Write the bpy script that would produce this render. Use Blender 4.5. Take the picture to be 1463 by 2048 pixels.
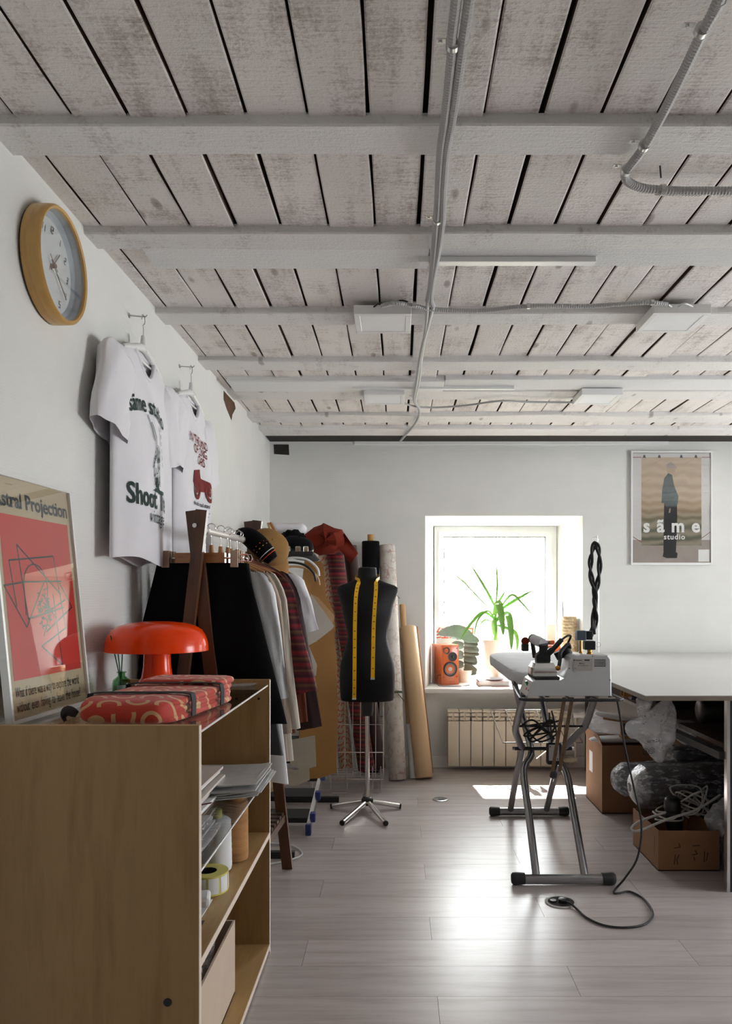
import bpy, bmesh, math, random
from mathutils import Vector, Matrix, noise as mnoise
for o in list(bpy.data.objects): bpy.data.objects.remove(o)
SC = bpy.context.scene; COL = SC.collection
random.seed(7); PI = math.pi
# ---------------------------------------------------------------- camera, world, sun, exposure
F_PX = 1540.0; VX, VY = 794.0, 1192.0; CAMZ = 1.2; IW, IH = 1463, 2048
cam = bpy.data.cameras.new('camera'); camo = bpy.data.objects.new('camera', cam); COL.objects.link(camo)
camo.location = (0, 0, CAMZ); camo.rotation_euler = (PI/2, 0, 0)
cam.sensor_fit = 'VERTICAL'; cam.sensor_height = 36.0; cam.lens = 36.0*F_PX/IH
cam.shift_x = (IW/2-VX)/IH; cam.shift_y = (VY-IH/2)/IH
cam.clip_start = .02; SC.camera = camo
vs = SC.view_settings; vs.view_transform = 'Standard'; vs.look = 'None'; vs.gamma = 1.0
vs.use_curve_mapping = False; vs.exposure = 1.0
wd = bpy.data.worlds.new('sky'); SC.world = wd; wd.use_nodes = True
wt = wd.node_tree; bg = wt.nodes['Background']
bg.inputs[0].default_value = (.93, .965, 1, 1); bg.inputs[1].default_value = 11
sun = bpy.data.lights.new('sun', 'SUN'); sun.energy = 26; sun.angle = math.radians(.6); sun.color = (1, .95, .87)
suno = bpy.data.objects.new('sun', sun); COL.objects.link(suno); suno.location = (0, 12, 14)
suno.rotation_euler = Vector((.11, -1, -1.17)).to_track_quat('-Z', 'Y').to_euler()
def portal(name, loc, rot, sx, sy):
    l = bpy.data.lights.new(name, 'AREA'); l.shape = 'RECTANGLE'; l.size = sx; l.size_y = sy
    l.cycles.is_portal = True
    o = bpy.data.objects.new(name, l); COL.objects.link(o); o.location = loc; o.rotation_euler = rot

def W(px, py, Y): return Vector(((px-VX)/F_PX*Y, Y, CAMZ-(py-VY)/F_PX*Y))
def WF(px, py, z=0.0):                                      # a point on a horizontal plane
    return W(px, py, (CAMZ-z)*F_PX/(py-VY))
def srgb(r, g, b):
    f = lambda c: (c/255/12.92 if c/255 <= .04045 else ((c/255+.055)/1.055)**2.4)
    return (f(r), f(g), f(b), 1)
# ---------------------------------------------------------------- materials
MATS = {}
def nodes(name):
    m = bpy.data.materials.new(name); m.use_nodes = True; MATS[name] = m
    return m, m.node_tree, m.node_tree.nodes['Principled BSDF']
def N(t, kind, **kw):
    n = t.nodes.new(kind)
    for k, v in kw.items(): setattr(n, k, v)
    return n
def ramp(t, fac, stops, interp='LINEAR'):
    r = N(t, 'ShaderNodeValToRGB'); e = r.color_ramp.elements; r.color_ramp.interpolation = interp
    while len(e) < len(stops): e.new(.5)
    for k, (p, c) in enumerate(stops): e[k].position = p; e[k].color = c
    t.links.new(fac, r.inputs[0]); return r.outputs[0]
def math_(t, op, a, b=None, c=None):
    n = N(t, 'ShaderNodeMath', operation=op)
    for k, v in enumerate((a, b, c)):
        if v is None: continue
        if isinstance(v, (int, float)): n.inputs[k].default_value = v
        else: t.links.new(v, n.inputs[k])
    return n.outputs[0]
def mixc(t, fac, a, b):
    n = N(t, 'ShaderNodeMix', data_type='RGBA')
    for sock, v in ((n.inputs[0], fac), (n.inputs[6], a), (n.inputs[7], b)):
        if isinstance(v, (int, float, tuple)): sock.default_value = v
        else: t.links.new(v, sock)
    return n.outputs[2]
def coords(t, scale=(1, 1, 1), kind='Object', rand=0):
    tc = N(t, 'ShaderNodeTexCoord'); mp = N(t, 'ShaderNodeMapping')
    src = tc.outputs[kind] if kind != 'World' else N(t, 'ShaderNodeNewGeometry').outputs['Position']
    if rand:
        oi = N(t, 'ShaderNodeObjectInfo'); vm = N(t, 'ShaderNodeVectorMath', operation='ADD')
        cx = N(t, 'ShaderNodeCombineXYZ'); m = math_(t, 'MULTIPLY', oi.outputs['Random'], rand)
        for k in range(3): t.links.new(m, cx.inputs[k])
        t.links.new(src, vm.inputs[0]); t.links.new(cx.outputs[0], vm.inputs[1]); src = vm.outputs[0]
    mp.inputs['Scale'].default_value = scale; t.links.new(src, mp.inputs[0]); return mp.outputs[0]
def noise(t, vec, scale, detail=4, rough=.55):
    n = N(t, 'ShaderNodeTexNoise'); n.inputs['Scale'].default_value = scale
    n.inputs['Detail'].default_value = detail; n.inputs['Roughness'].default_value = rough
    t.links.new(vec, n.inputs[0]); return n.outputs[0]
def bump(t, b, h, strength, dist=.002):
    n = N(t, 'ShaderNodeBump'); n.inputs['Strength'].default_value = strength; n.inputs['Distance'].default_value = dist
    t.links.new(h, n.inputs['Height']); t.links.new(n.outputs[0], b.inputs['Normal'])
def M(name, col, rough=.6, metal=0, var=.12, vs_=9, bs=0, bscale=80, stretch=(1, 1, 1), coat=0, spec=.5, sheen=0, sub=0):
    m, t, b = nodes(name)
    v = coords(t, stretch); n = noise(t, v, vs_)
    c = col if len(col) == 4 else (*col, 1)
    dk = tuple(x*(1-var) for x in c[:3])+(1,); lt = tuple(min(1, x*(1+var)) for x in c[:3])+(1,)
    t.links.new(ramp(t, n, [(.3, dk), (.7, lt)]), b.inputs['Base Color'])
    b.inputs['Roughness'].default_value = rough; b.inputs['Metallic'].default_value = metal
    b.inputs['Specular IOR Level'].default_value = spec
    b.inputs['Coat Weight'].default_value = coat; b.inputs['Coat Roughness'].default_value = .05
    if sheen: b.inputs['Sheen Weight'].default_value = sheen
    if bs: bump(t, b, noise(t, v, bscale, 3), bs)
    return m
def wood(name, light, dark, scale=(1, 14, 14), rough=.5, coat=0, space='Object', rand=3.0):
    m, t, b = nodes(name); v = coords(t, scale, space, rand)
    n = noise(t, v, 2.2, 7, .62); f = noise(t, coords(t, tuple(s*6 for s in scale), space, rand), 6, 3)
    c = ramp(t, n, [(.3, dark), (.52, light), (.75, tuple(x*.86 for x in light[:3])+(1,))])
    c = mixc(t, math_(t, 'MULTIPLY', f, .22), c, dark)
    t.links.new(c, b.inputs['Base Color']); b.inputs['Roughness'].default_value = rough
    b.inputs['Coat Weight'].default_value = coat; bump(t, b, f, .12, .001); return m

def mk_plaster():
    m, t, b = nodes('wall_paint'); g = coords(t, (1, 1, 1), 'World')
    w = N(t, 'ShaderNodeTexWave', bands_direction='Z', wave_profile='SIN'); w.inputs['Scale'].default_value = 42
    w.inputs['Distortion'].default_value = 1.2; w.inputs['Detail'].default_value = 1; t.links.new(g, w.inputs[0])
    n = noise(t, g, 3, 3); c = ramp(t, n, [(.3, (.72, .72, .695, 1)), (.7, (.77, .77, .745, 1))])
    t.links.new(c, b.inputs['Base Color']); b.inputs['Roughness'].default_value = .75
    h = math_(t, 'ADD', w.outputs[1], math_(t, 'MULTIPLY', noise(t, g, 60, 2), .6)); bump(t, b, h, .22, .0012)
mk_plaster()
def mk_board(name, base, stain, amt, rand=7.0):
    m, t, b = nodes(name); oi = N(t, 'ShaderNodeObjectInfo')
    v = coords(t, (1, 1, 1), 'World', rand); vl = coords(t, (9, 1.1, 9), 'World', rand); vc = coords(t, (2.2, 26, 5), 'World', rand)
    n1 = noise(t, v, 110, 5, .7); n2 = noise(t, vl, 2.6, 6, .6); n3 = noise(t, vc, 5, 4, .6); big = noise(t, v, 5, 3)
    s = math_(t, 'ADD', math_(t, 'MULTIPLY', n1, .55), math_(t, 'ADD', math_(t, 'MULTIPLY', n2, .5), math_(t, 'MULTIPLY', n3, .35)))
    s = math_(t, 'ADD', s, math_(t, 'MULTIPLY', big, .5))
    ln = math_(t, 'MULTIPLY', math_(t, 'SUBTRACT', s, .86-amt), 3.2); ln = math_(t, 'MINIMUM', math_(t, 'MAXIMUM', ln, 0), .75)
    c0 = mixc(t, oi.outputs['Random'], base, tuple(x*.9 for x in base[:3])+(1,))
    c = mixc(t, ln, c0, stain)
    # knots
    vo = N(t, 'ShaderNodeTexVoronoi', feature='F1'); vo.inputs['Scale'].default_value = 1.0
    t.links.new(coords(t, (7, 2.6, 1), 'World', rand), vo.inputs[0])
    k = ramp(t, vo.outputs[0], [(.0, (.75, .75, .75, 1)), (.075, (.5, .5, .5, 1)), (.11, (0, 0, 0, 1))])
    c = mixc(t, k, c, tuple(x*.75 for x in stain[:3])+(1,))
    t.links.new(c, b.inputs['Base Color']); b.inputs['Roughness'].default_value = .85
    bump(t, b, math_(t, 'ADD', n1, math_(t, 'MULTIPLY', n3, .8)), .7, .004)
mk_board('ceiling_wood', srgb(236, 231, 227), srgb(138, 116, 102), -.095)
mk_board('beam_wood', srgb(234, 232, 230), srgb(150, 140, 130), -.16)
mk_board('smooth_beam', srgb(230, 230, 230), srgb(170, 168, 165), -.28)
def mk_laminate():
    m, t, b = nodes('laminate'); oi = N(t, 'ShaderNodeObjectInfo')
    v = coords(t, (1.6, 16, 1), 'World', 9.0); f = coords(t, (7, 120, 1), 'World', 9.0)
    n = noise(t, v, 1.5, 6, .6); n2 = noise(t, f, 2, 4)
    c = ramp(t, n, [(.28, srgb(168, 156, 152)), (.5, srgb(190, 181, 179)), (.72, srgb(201, 194, 193))])
    c = mixc(t, math_(t, 'MULTIPLY', n2, .3), c, srgb(158, 144, 139))
    hs = N(t, 'ShaderNodeHueSaturation'); t.links.new(c, hs.inputs['Color'])
    t.links.new(math_(t, 'ADD', math_(t, 'MULTIPLY', oi.outputs['Random'], .18), .91), hs.inputs['Value'])
    t.links.new(hs.outputs[0], b.inputs['Base Color'])
    r = math_(t, 'ADD', math_(t, 'MULTIPLY', n2, .16), .28); t.links.new(r, b.inputs['Roughness'])
    b.inputs['Coat Weight'].default_value = .55; b.inputs['Coat Roughness'].default_value = .26
    bump(t, b, n2, .06, .001)
mk_laminate()
def mk_squiggle(name, ground, line, cell=.042):
    m, t, b = nodes(name)
    tc = N(t, 'ShaderNodeTexCoord'); sx = N(t, 'ShaderNodeSeparateXYZ'); t.links.new(tc.outputs['Object'], sx.inputs[0])
    X, Y, Z = sx.outputs
    u = math_(t, 'DIVIDE', math_(t, 'ADD', X, math_(t, 'MULTIPLY', Y, .35)), cell)
    v = math_(t, 'DIVIDE', math_(t, 'ADD', Z, math_(t, 'MULTIPLY', Y, .85)), cell*.8)
    row = math_(t, 'FLOOR', v); odd = math_(t, 'MODULO', math_(t, 'ABSOLUTE', row), 2.0)
    uu = math_(t, 'ADD', u, math_(t, 'MULTIPLY', odd, .5)); col = math_(t, 'FLOOR', uu)
    fu = math_(t, 'SUBTRACT', math_(t, 'SUBTRACT', uu, col), .5); fv = math_(t, 'SUBTRACT', math_(t, 'SUBTRACT', v, row), .5)
    par = math_(t, 'MODULO', math_(t, 'ABSOLUTE', math_(t, 'ADD', col, row)), 2.0)
    sg = math_(t, 'SUBTRACT', math_(t, 'MULTIPLY', par, 2), 1)
    fv2 = math_(t, 'ADD', math_(t, 'MULTIPLY', fv, sg), .18)
    r = math_(t, 'SQRT', math_(t, 'ADD', math_(t, 'POWER', fu, 2), math_(t, 'POWER', math_(t, 'MULTIPLY', fv2, .85), 2)))
    ring = math_(t, 'LESS_THAN', math_(t, 'ABSOLUTE', math_(t, 'SUBTRACT', r, .36)), .075)
    half = math_(t, 'GREATER_THAN', fv2, -.12); mask = math_(t, 'MULTIPLY', ring, half)
    c = mixc(t, mask, ground, line); t.links.new(c, b.inputs['Base Color'])
    b.inputs['Roughness'].default_value = .7; b.inputs['Sheen Weight'].default_value = .2
    bump(t, b, noise(t, tc.outputs['Object'], 60, 2), .25, .001)
mk_squiggle('red_squiggle', srgb(188, 50, 30), srgb(205, 160, 112), .066)
mk_squiggle('cream_squiggle', srgb(206, 186, 158), srgb(205, 88, 60), .045)
def mk_stripe(name, stops, freq, axis=2):
    m, t, b = nodes(name); tc = N(t, 'ShaderNodeTexCoord'); sx = N(t, 'ShaderNodeSeparateXYZ'); t.links.new(tc.outputs['Object'], sx.inputs[0])
    v = math_(t, 'FRACT', math_(t, 'MULTIPLY', sx.outputs[axis], freq))
    t.links.new(ramp(t, v, stops), b.inputs['Base Color']); b.inputs['Roughness'].default_value = .8
    bump(t, b, noise(t, tc.outputs['Object'], 150, 2), .2, .001)
mk_stripe('striped_fabric', [(0, srgb(74, 22, 28)), (.10, srgb(128, 26, 36)), (.2, srgb(60, 22, 28)), (.34, srgb(104, 66, 42)), (.40, srgb(66, 22, 30)), (.56, srgb(140, 32, 42)), (.66, srgb(56, 20, 28)), (.80, srgb(86, 26, 34)), (.88, srgb(112, 72, 48)), (.93, srgb(70, 22, 30)), (1, srgb(74, 22, 28))], 9.5)
def mk_plastic(name, tint, opac, rough=.15, scale=40, glint_streak=0):
    m, t, b = nodes(name); t.nodes.remove(b); out = t.nodes['Material Output']
    tr = N(t, 'ShaderNodeBsdfTransparent'); gl = N(t, 'ShaderNodeBsdfGlossy'); df = N(t, 'ShaderNodeBsdfTranslucent'); d2 = N(t, 'ShaderNodeBsdfDiffuse')
    gl.inputs['Roughness'].default_value = rough; df.inputs[0].default_value = tint; d2.inputs[0].default_value = tint
    v = coords(t, (1, 1, 1) if not glint_streak else (.35, 1, 1)); n = noise(t, v, scale, 5, .7)
    bp = N(t, 'ShaderNodeBump'); bp.inputs['Strength'].default_value = 1.0; bp.inputs['Distance'].default_value = .012
    t.links.new(n, bp.inputs['Height']); t.links.new(bp.outputs[0], gl.inputs['Normal'])
    m1 = N(t, 'ShaderNodeMixShader'); m1.inputs[0].default_value = .5; t.links.new(df.outputs[0], m1.inputs[1]); t.links.new(d2.outputs[0], m1.inputs[2])
    m2 = N(t, 'ShaderNodeMixShader'); op = math_(t, 'ADD', math_(t, 'MULTIPLY', n, opac*.8), opac*.6) if not glint_streak else math_(t, 'ADD', math_(t, 'MAXIMUM', math_(t, 'MULTIPLY', math_(t, 'SUBTRACT', n, .5), glint_streak), 0.0), opac)  # white opacity streaks painted in for highlights along the creases
    t.links.new(math_(t, 'MINIMUM', op, .96), m2.inputs[0])
    t.links.new(tr.outputs[0], m2.inputs[1]); t.links.new(m1.outputs[0], m2.inputs[2])
    lw = N(t, 'ShaderNodeLayerWeight'); lw.inputs[0].default_value = .35; t.links.new(bp.outputs[0], lw.inputs['Normal'])
    m3 = N(t, 'ShaderNodeMixShader'); t.links.new(math_(t, 'ADD', math_(t, 'MULTIPLY', lw.outputs['Fresnel'], .6), .05), m3.inputs[0])
    t.links.new(m2.outputs[0], m3.inputs[1]); t.links.new(gl.outputs[0], m3.inputs[2]); t.links.new(m3.outputs[0], out.inputs[0])
mk_plastic('clear_film', (.85, .86, .88, 1), .35)
mk_plastic('milky_film', (.95, .95, .97, 1), .42, .2, 26, 3.0); mk_plastic('frosted_film', (.95, .95, .95, 1), .95, .3, 20)
mk_plastic('crinkle_film', (.92, .93, .96, 1), .16, .16, 48, 7.0)
def mk_glass(name, tint=(1, 1, 1, 1), refl=1.0):
    m, t, b = nodes(name); t.nodes.remove(b); out = t.nodes['Material Output']
    tr = N(t, 'ShaderNodeBsdfTransparent'); tr.inputs[0].default_value = tint
    gl = N(t, 'ShaderNodeBsdfGlossy'); gl.inputs['Roughness'].default_value = .01
    lw = N(t, 'ShaderNodeLayerWeight'); lw.inputs[0].default_value = .5
    fr = math_(t, 'ADD', math_(t, 'MULTIPLY', math_(t, 'POWER', lw.outputs['Facing'], 4.0), .7), .04)
    mx = N(t, 'ShaderNodeMixShader'); t.links.new(math_(t, 'MULTIPLY', fr, refl), mx.inputs[0])
    t.links.new(tr.outputs[0], mx.inputs[1]); t.links.new(gl.outputs[0], mx.inputs[2]); t.links.new(mx.outputs[0], out.inputs[0])
mk_glass('window_glass'); mk_glass('poster_glass', (.97, .98, .98, 1), 1.0); mk_glass('shelf_glass', (.88, .9, .9, 1), 1.2)
mk_glass('green_glass', (.55, .75, .58, 1), 1.0); mk_glass('clock_glass', (.96, .97, .97, 1), .9)

M('raw_wood', srgb(74, 54, 40), .95, var=.3); M('white_pvc', (.85, .86, .87), .35, var=.03); M('sill_white', (.84, .84, .83), .35, var=.04)
M('plaster_white', (.84, .84, .83), .7, var=.03); M('hole_brown', srgb(92, 66, 46), .9, var=.3); M('dark_void', (.03, .026, .022), .95)
M('grey_conduit', srgb(178, 178, 178), .45, var=.05); M('zinc', (.62, .62, .6), .3, 1, var=.1); M('chrome', (.75, .73, .7), .16, 1, var=.05)
M('steel_tube', srgb(158, 158, 160), .28, .85, var=.06); M('silver', (.72, .72, .73), .22, .9, var=.06)
M('black_plastic', (.014, .014, .015), .38, var=.2); M('black_rubber', (.02, .02, .021), .6, var=.2)
M('black_cloth', (.0035, .0035, .004), .9, var=.3, bs=.3, bscale=200, spec=.15); M('black_leather', (.008, .008, .009), .42, var=.2)
M('form_cloth', (.0045, .0047, .0055), .7, var=.15, bs=.2, bscale=400, spec=.3)
M('lamp_orange', srgb(246, 66, 0), .2, var=.04, spec=.35); M('paper_white', (.78, .78, .77), .8, var=.04)
M('shirt_white', (.78, .765, .80), .9, var=.02, bs=.15, bscale=300); M('cotton_white', (.74, .74, .75), .9, var=.03, bs=.15, bscale=300)
M('cream_cloth', srgb(206, 198, 184), .9, var=.04, bs=.15, bscale=300); M('beige_cloth', srgb(168, 150, 134), .9, var=.05, bs=.15, bscale=300)
M('rust_cloth', srgb(122, 64, 42), .9, var=.1, bs=.15, bscale=300); M('plum_cloth', srgb(66, 46, 48), .85, var=.12, bs=.2, bscale=300)
M('terracotta_cloth', srgb(112, 36, 22), .9, var=.12, bs=.2, bscale=300, spec=.2); M('brown_fabric', srgb(58, 40, 36), .6, var=.2, bs=.2, bscale=200)
M('mustard_cloth', srgb(146, 108, 58), .9, var=.15, bs=.2, bscale=300)
M('tape_yellow', srgb(236, 178, 12), .5, var=.04); M('ink', (.02, .02, .022), .8); M('ink_green', srgb(34, 58, 52), .85)
M('ink_red', srgb(120, 30, 30), .85); M('ink_grey', srgb(70, 74, 80), .8); M('ink_black_soft', srgb(52, 54, 58), .8)
M('kraft', srgb(178, 132, 78), .85, var=.06, vs_=5); M('kraft_light', srgb(196, 160, 118), .8, var=.05, vs_=5); M('kraft_roll', srgb(214, 182, 142), .5, var=.05, vs_=4)
M('card_brown', srgb(148, 108, 76), .85, var=.05, vs_=6, bs=.1, bscale=30); M('card_inside', srgb(140, 104, 70), .9, var=.08)
M('muslin', srgb(206, 196, 178), .9, var=.06, bs=.2, bscale=200); M('pattern_paper', srgb(200, 194, 184), .85, var=.05)
M('radiator_cream', srgb(226, 216, 194), .4, var=.03); M('driver_grey', srgb(104, 98, 94), .5); M('iron_grey', srgb(198, 200, 203), .35, var=.03, coat=.2)
M('cover_grey', srgb(214, 216, 220), .85, var=.06, vs_=14, bs=.35, bscale=26); M('table_white', srgb(205, 205, 203), .38, var=.03, vs_=3)
M('table_edge', srgb(128, 118, 104), .8, var=.1); M('dark_metal', (.03, .03, .032), .45, .3, var=.15); M('leaf_green', srgb(110, 158, 70), .4, var=.2)
M('leaf_grey', srgb(120, 132, 122), .6, var=.15); M('pot_cream', srgb(222, 210, 192), .5, var=.03); M('soil', (.06, .045, .03), .95)
M('brass', srgb(180, 130, 50), .3, 1, var=.1); M('green_switch', srgb(20, 110, 80), .3); M('red_led', srgb(230, 80, 40), .4); M('slate_blue', srgb(84, 100, 112), .5)
M('blue_plastic', srgb(52, 62, 130), .45); M('yellow_label', srgb(214, 204, 110), .6, var=.05); M('twine', srgb(184, 134, 84), .9, var=.2, bs=.8, bscale=150, stretch=(1, 1, 6))
M('weave', srgb(200, 176, 140), .85, var=.3, vs_=60, bs=1.0, bscale=90); M('cork', srgb(196, 148, 88), .8, var=.1, vs_=60); M('grey_cord', srgb(196, 192, 186), .5)
M('clip_taupe', srgb(172, 150, 132), .4, .4); M('poster_red', srgb(206, 34, 16), .6, var=.02); M('poster_tan', srgb(196, 176, 144), .7, var=.02)
M('frame_silver', (.78, .78, .77), .3, .3, var=.02); M('clock_face', (.80, .80, .80), .6, var=.01); M('face_grey', srgb(176, 182, 190), .5)
M('rosegold', srgb(150, 116, 96), .35, .6); M('jacket_green', srgb(74, 88, 88), .8, var=.15, vs_=40); M('skin_print', srgb(176, 152, 130), .8)
M('poster_floor', srgb(160, 150, 142), .8, var=.08, vs_=12); M('poster_wall', srgb(206, 204, 202), .8, var=.04)
M('dark_roll', (.03, .03, .036), .4, var=.3); M('knit_dark', srgb(70, 62, 72), .7, var=.35, vs_=30, stretch=(1, 1, 5)); M('label_grey', srgb(176, 172, 168), .6, var=.02)
M('pink_book', srgb(196, 172, 166), .7); M('outdoor_ground', srgb(120, 120, 100), .9, var=.2); M('bark', (.30, .28, .26), .9, var=.3); M('foliage', (.26, .30, .20), .8, var=.4)
M('green_ribbon', srgb(92, 96, 74), .8); M('plastic_white', (.8, .8, .79), .35, var=.02); M('concrete', srgb(150, 146, 140), .9, var=.1)
wood('maple', srgb(168, 135, 88), srgb(144, 110, 66), (10, 10, 1.2), .42, 0, 'World', 0); wood('maple_flat', srgb(180, 147, 98), srgb(156, 121, 76), (10, 1.2, 10), .4, 0, 'World', 0)
M('edge_strip', srgb(222, 206, 188), .5, var=.03)
wood('walnut', srgb(98, 62, 36), srgb(62, 36, 20), (12, 12, 1.5), .45, .1); wood('hanger_wood', srgb(172, 116, 62), srgb(140, 88, 44), (2, 16, 16), .4, .3)
wood('clock_wood', srgb(206, 164, 96), srgb(184, 136, 70), (18, 3, 3), .38, .15); wood('speaker_wood', srgb(206, 104, 52), srgb(176, 78, 36), (10, 10, 1.5), .3, .3)
wood('dark_wood', srgb(84, 58, 46), srgb(54, 36, 28), (12, 12, 1.5), .5, 0); wood('brown_wood', srgb(120, 92, 62), srgb(90, 64, 42), (12, 12, 2), .55, 0)
def mk_plan():
    m, t, b = nodes('plan_paper'); v = coords(t); n = noise(t, v, 26, 5, .7); k = noise(t, v, 5, 2)
    vo = N(t, 'ShaderNodeTexVoronoi', feature='DISTANCE_TO_EDGE'); vo.inputs['Scale'].default_value = 22; t.links.new(v, vo.inputs[0])
    ln = math_(t, 'LESS_THAN', vo.outputs[0], .05); pk = math_(t, 'GREATER_THAN', k, .5); f = math_(t, 'MULTIPLY', ln, math_(t, 'MULTIPLY', pk, .6))
    c = ramp(t, n, [(.35, srgb(186, 178, 166)), (.5, srgb(214, 208, 200))]); c = mixc(t, f, c, srgb(176, 120, 112)); t.links.new(c, b.inputs['Base Color']); b.inputs['Roughness'].default_value = .7
mk_plan()
M('reed_green', srgb(40, 92, 58), .6)
M('strap_black', (.02, .021, .024), .75, var=.2, bs=.3, bscale=300)
M('paper_env', srgb(206, 194, 186), .8, var=.03)
M('card_pale', srgb(196, 176, 156), .8, var=.05)
M('grey_rod', srgb(206, 200, 192), .4)
M('knit_grey', srgb(120, 118, 124), .7, var=.3, vs_=30)
M('marker_brown', srgb(78, 52, 40), .9)
# ---------------------------------------------------------------- mesh helpers
ORIG = {}
class MB:
    def __init__(s): s.v = []; s.f = []
    def add(s, vs, fs):
        n = len(s.v); s.v += [Vector(p) for p in vs]; s.f += [tuple(n+i for i in f) for f in fs]; return s
    def box(s, a, b, bev=0):
        x0, y0, z0 = (min(a[k], b[k]) for k in range(3)); x1, y1, z1 = (max(a[k], b[k]) for k in range(3))
        if bev:
            bm = bmesh.new(); bmesh.ops.create_cube(bm, size=1)
            for v in bm.verts: v.co = Vector(((x0+x1)/2+v.co.x*(x1-x0), (y0+y1)/2+v.co.y*(y1-y0), (z0+z1)/2+v.co.z*(z1-z0)))
            bmesh.ops.bevel(bm, geom=bm.edges[:], offset=bev, segments=2, affect='EDGES', profile=.5)
            bm.verts.index_update(); s.add([v.co.copy() for v in bm.verts], [[v.index for v in f.verts] for f in bm.faces]); bm.free(); return s
        return s.add([(x0, y0, z0), (x1, y0, z0), (x1, y1, z0), (x0, y1, z0), (x0, y0, z1), (x1, y0, z1), (x1, y1, z1), (x0, y1, z1)],
                     [(0, 3, 2, 1), (4, 5, 6, 7), (0, 1, 5, 4), (1, 2, 6, 5), (2, 3, 7, 6), (3, 0, 4, 7)])
    def hexa(s, p):       # eight points, bottom four then top four
        return s.add(p, [(0, 3, 2, 1), (4, 5, 6, 7), (0, 1, 5, 4), (1, 2, 6, 5), (2, 3, 7, 6), (3, 0, 4, 7)])
    def bar(s, p0, p1, w, d, up=(0, 0, 1)):
        p0 = Vector(p0); p1 = Vector(p1); a = (p1-p0).normalized(); u = Vector(up)
        if abs(a.dot(u)) > .97: u = Vector((0, 1, 0))
        r = a.cross(u).normalized(); q = r.cross(a).normalized()
        c = [r*w/2*i+q*d/2*j for i, j in ((-1, -1), (1, -1), (1, 1), (-1, 1))]
        return s.hexa([p0+k for k in c]+[p1+k for k in c])
    def tube(s, pts, r, n=8, cap=True, closed=False):
        pts = [Vector(p) for p in pts]; m = len(pts); R = r if isinstance(r, (list, tuple)) else [r]*m
        t0 = (pts[1]-pts[0]).normalized(); u = Vector((0, 0, 1)) if abs(t0.z) < .9 else Vector((1, 0, 0))
        q = t0.cross(u).normalized(); vs = []
        for k in range(m):
            if closed: t = (pts[(k+1) % m]-pts[k-1])
            else: t = pts[min(k+1, m-1)]-pts[max(k-1, 0)]
            t = t.normalized() if t.length > 1e-9 else t0
            q = (q-t*q.dot(t)); q = q.normalized() if q.length > 1e-6 else t.orthogonal().normalized()
            b = t.cross(q)
            vs += [pts[k]+(q*math.cos(2*PI*i/n)+b*math.sin(2*PI*i/n))*R[k] for i in range(n)]
        fs = []
        for k in range(m if closed else m-1):
            k2 = (k+1) % m
            fs += [(k*n+i, k*n+(i+1) % n, k2*n+(i+1) % n, k2*n+i) for i in range(n)]
        if cap and not closed: fs += [tuple(range(n))[::-1], tuple((m-1)*n+i for i in range(n))]
        return s.add(vs, fs)
    def cyl(s, p0, p1, r0, r1=None, n=20): return s.tube([p0, p1], [r0, r0 if r1 is None else r1], n)
    def lathe(s, prof, c=(0, 0, 0), n=32, axis=(0, 0, 1), cap=True):
        c = Vector(c); a = Vector(axis).normalized(); u = a.orthogonal().normalized(); w = a.cross(u); vs = []
        for r, h in prof: vs += [c+a*h+(u*math.cos(2*PI*i/n)+w*math.sin(2*PI*i/n))*max(r, 1e-5) for i in range(n)]
        fs = [(k*n+i, k*n+(i+1) % n, (k+1)*n+(i+1) % n, (k+1)*n+i) for k in range(len(prof)-1) for i in range(n)]
        if cap: fs += [tuple(range(n))[::-1], tuple((len(prof)-1)*n+i for i in range(n))]
        return s.add(vs, fs)
    def prism(s, poly, d):   # planar polygon of 3D points pushed by vector d
        poly = [Vector(p) for p in poly]; d = Vector(d); n = len(poly)
        return s.add(poly+[p+d for p in poly], [tuple(range(n))[::-1], tuple(range(n, 2*n))]+[(i, (i+1) % n, n+(i+1) % n, n+i) for i in range(n)])
    def grid(s, fn, nu, nv, wrap=False):
        vs = [fn(i/(nu if wrap else nu), j/nv) for j in range(nv+1) for i in range(nu if wrap else nu+1)]
        w = nu if wrap else nu+1
        fs = [(j*w+i, j*w+(i+1) % w, (j+1)*w+(i+1) % w, (j+1)*w+i) for j in range(nv) for i in range(nu)]
        return s.add(vs, fs)
    def sheet(s, fn, nu, nv, th=.002, nrm=None):   # a grid with thickness
        P = [[Vector(fn(i/nu, j/nv)) for i in range(nu+1)] for j in range(nv+1)]
        nn = Vector(nrm) if nrm else (P[0][-1]-P[0][0]).cross(P[-1][0]-P[0][0]).normalized()
        w = nu+1; vs = [p for r in P for p in r]+[p+nn*th for r in P for p in r]; o = w*(nv+1); fs = []
        for j in range(nv):
            for i in range(nu):
                q = (j*w+i, j*w+i+1, (j+1)*w+i+1, (j+1)*w+i); fs += [q[::-1], tuple(o+k for k in q)]
        per = list(range(w))+[j*w+nu for j in range(1, nv+1)]+[nv*w+i for i in range(nu-1, -1, -1)]+[j*w for j in range(nv-1, 0, -1)]
        fs += [(per[k], per[(k+1) % len(per)], o+per[(k+1) % len(per)], o+per[k]) for k in range(len(per))]
        return s.add(vs, fs)
    def xf(s, m): s.v = [m @ p for p in s.v]; return s
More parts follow.
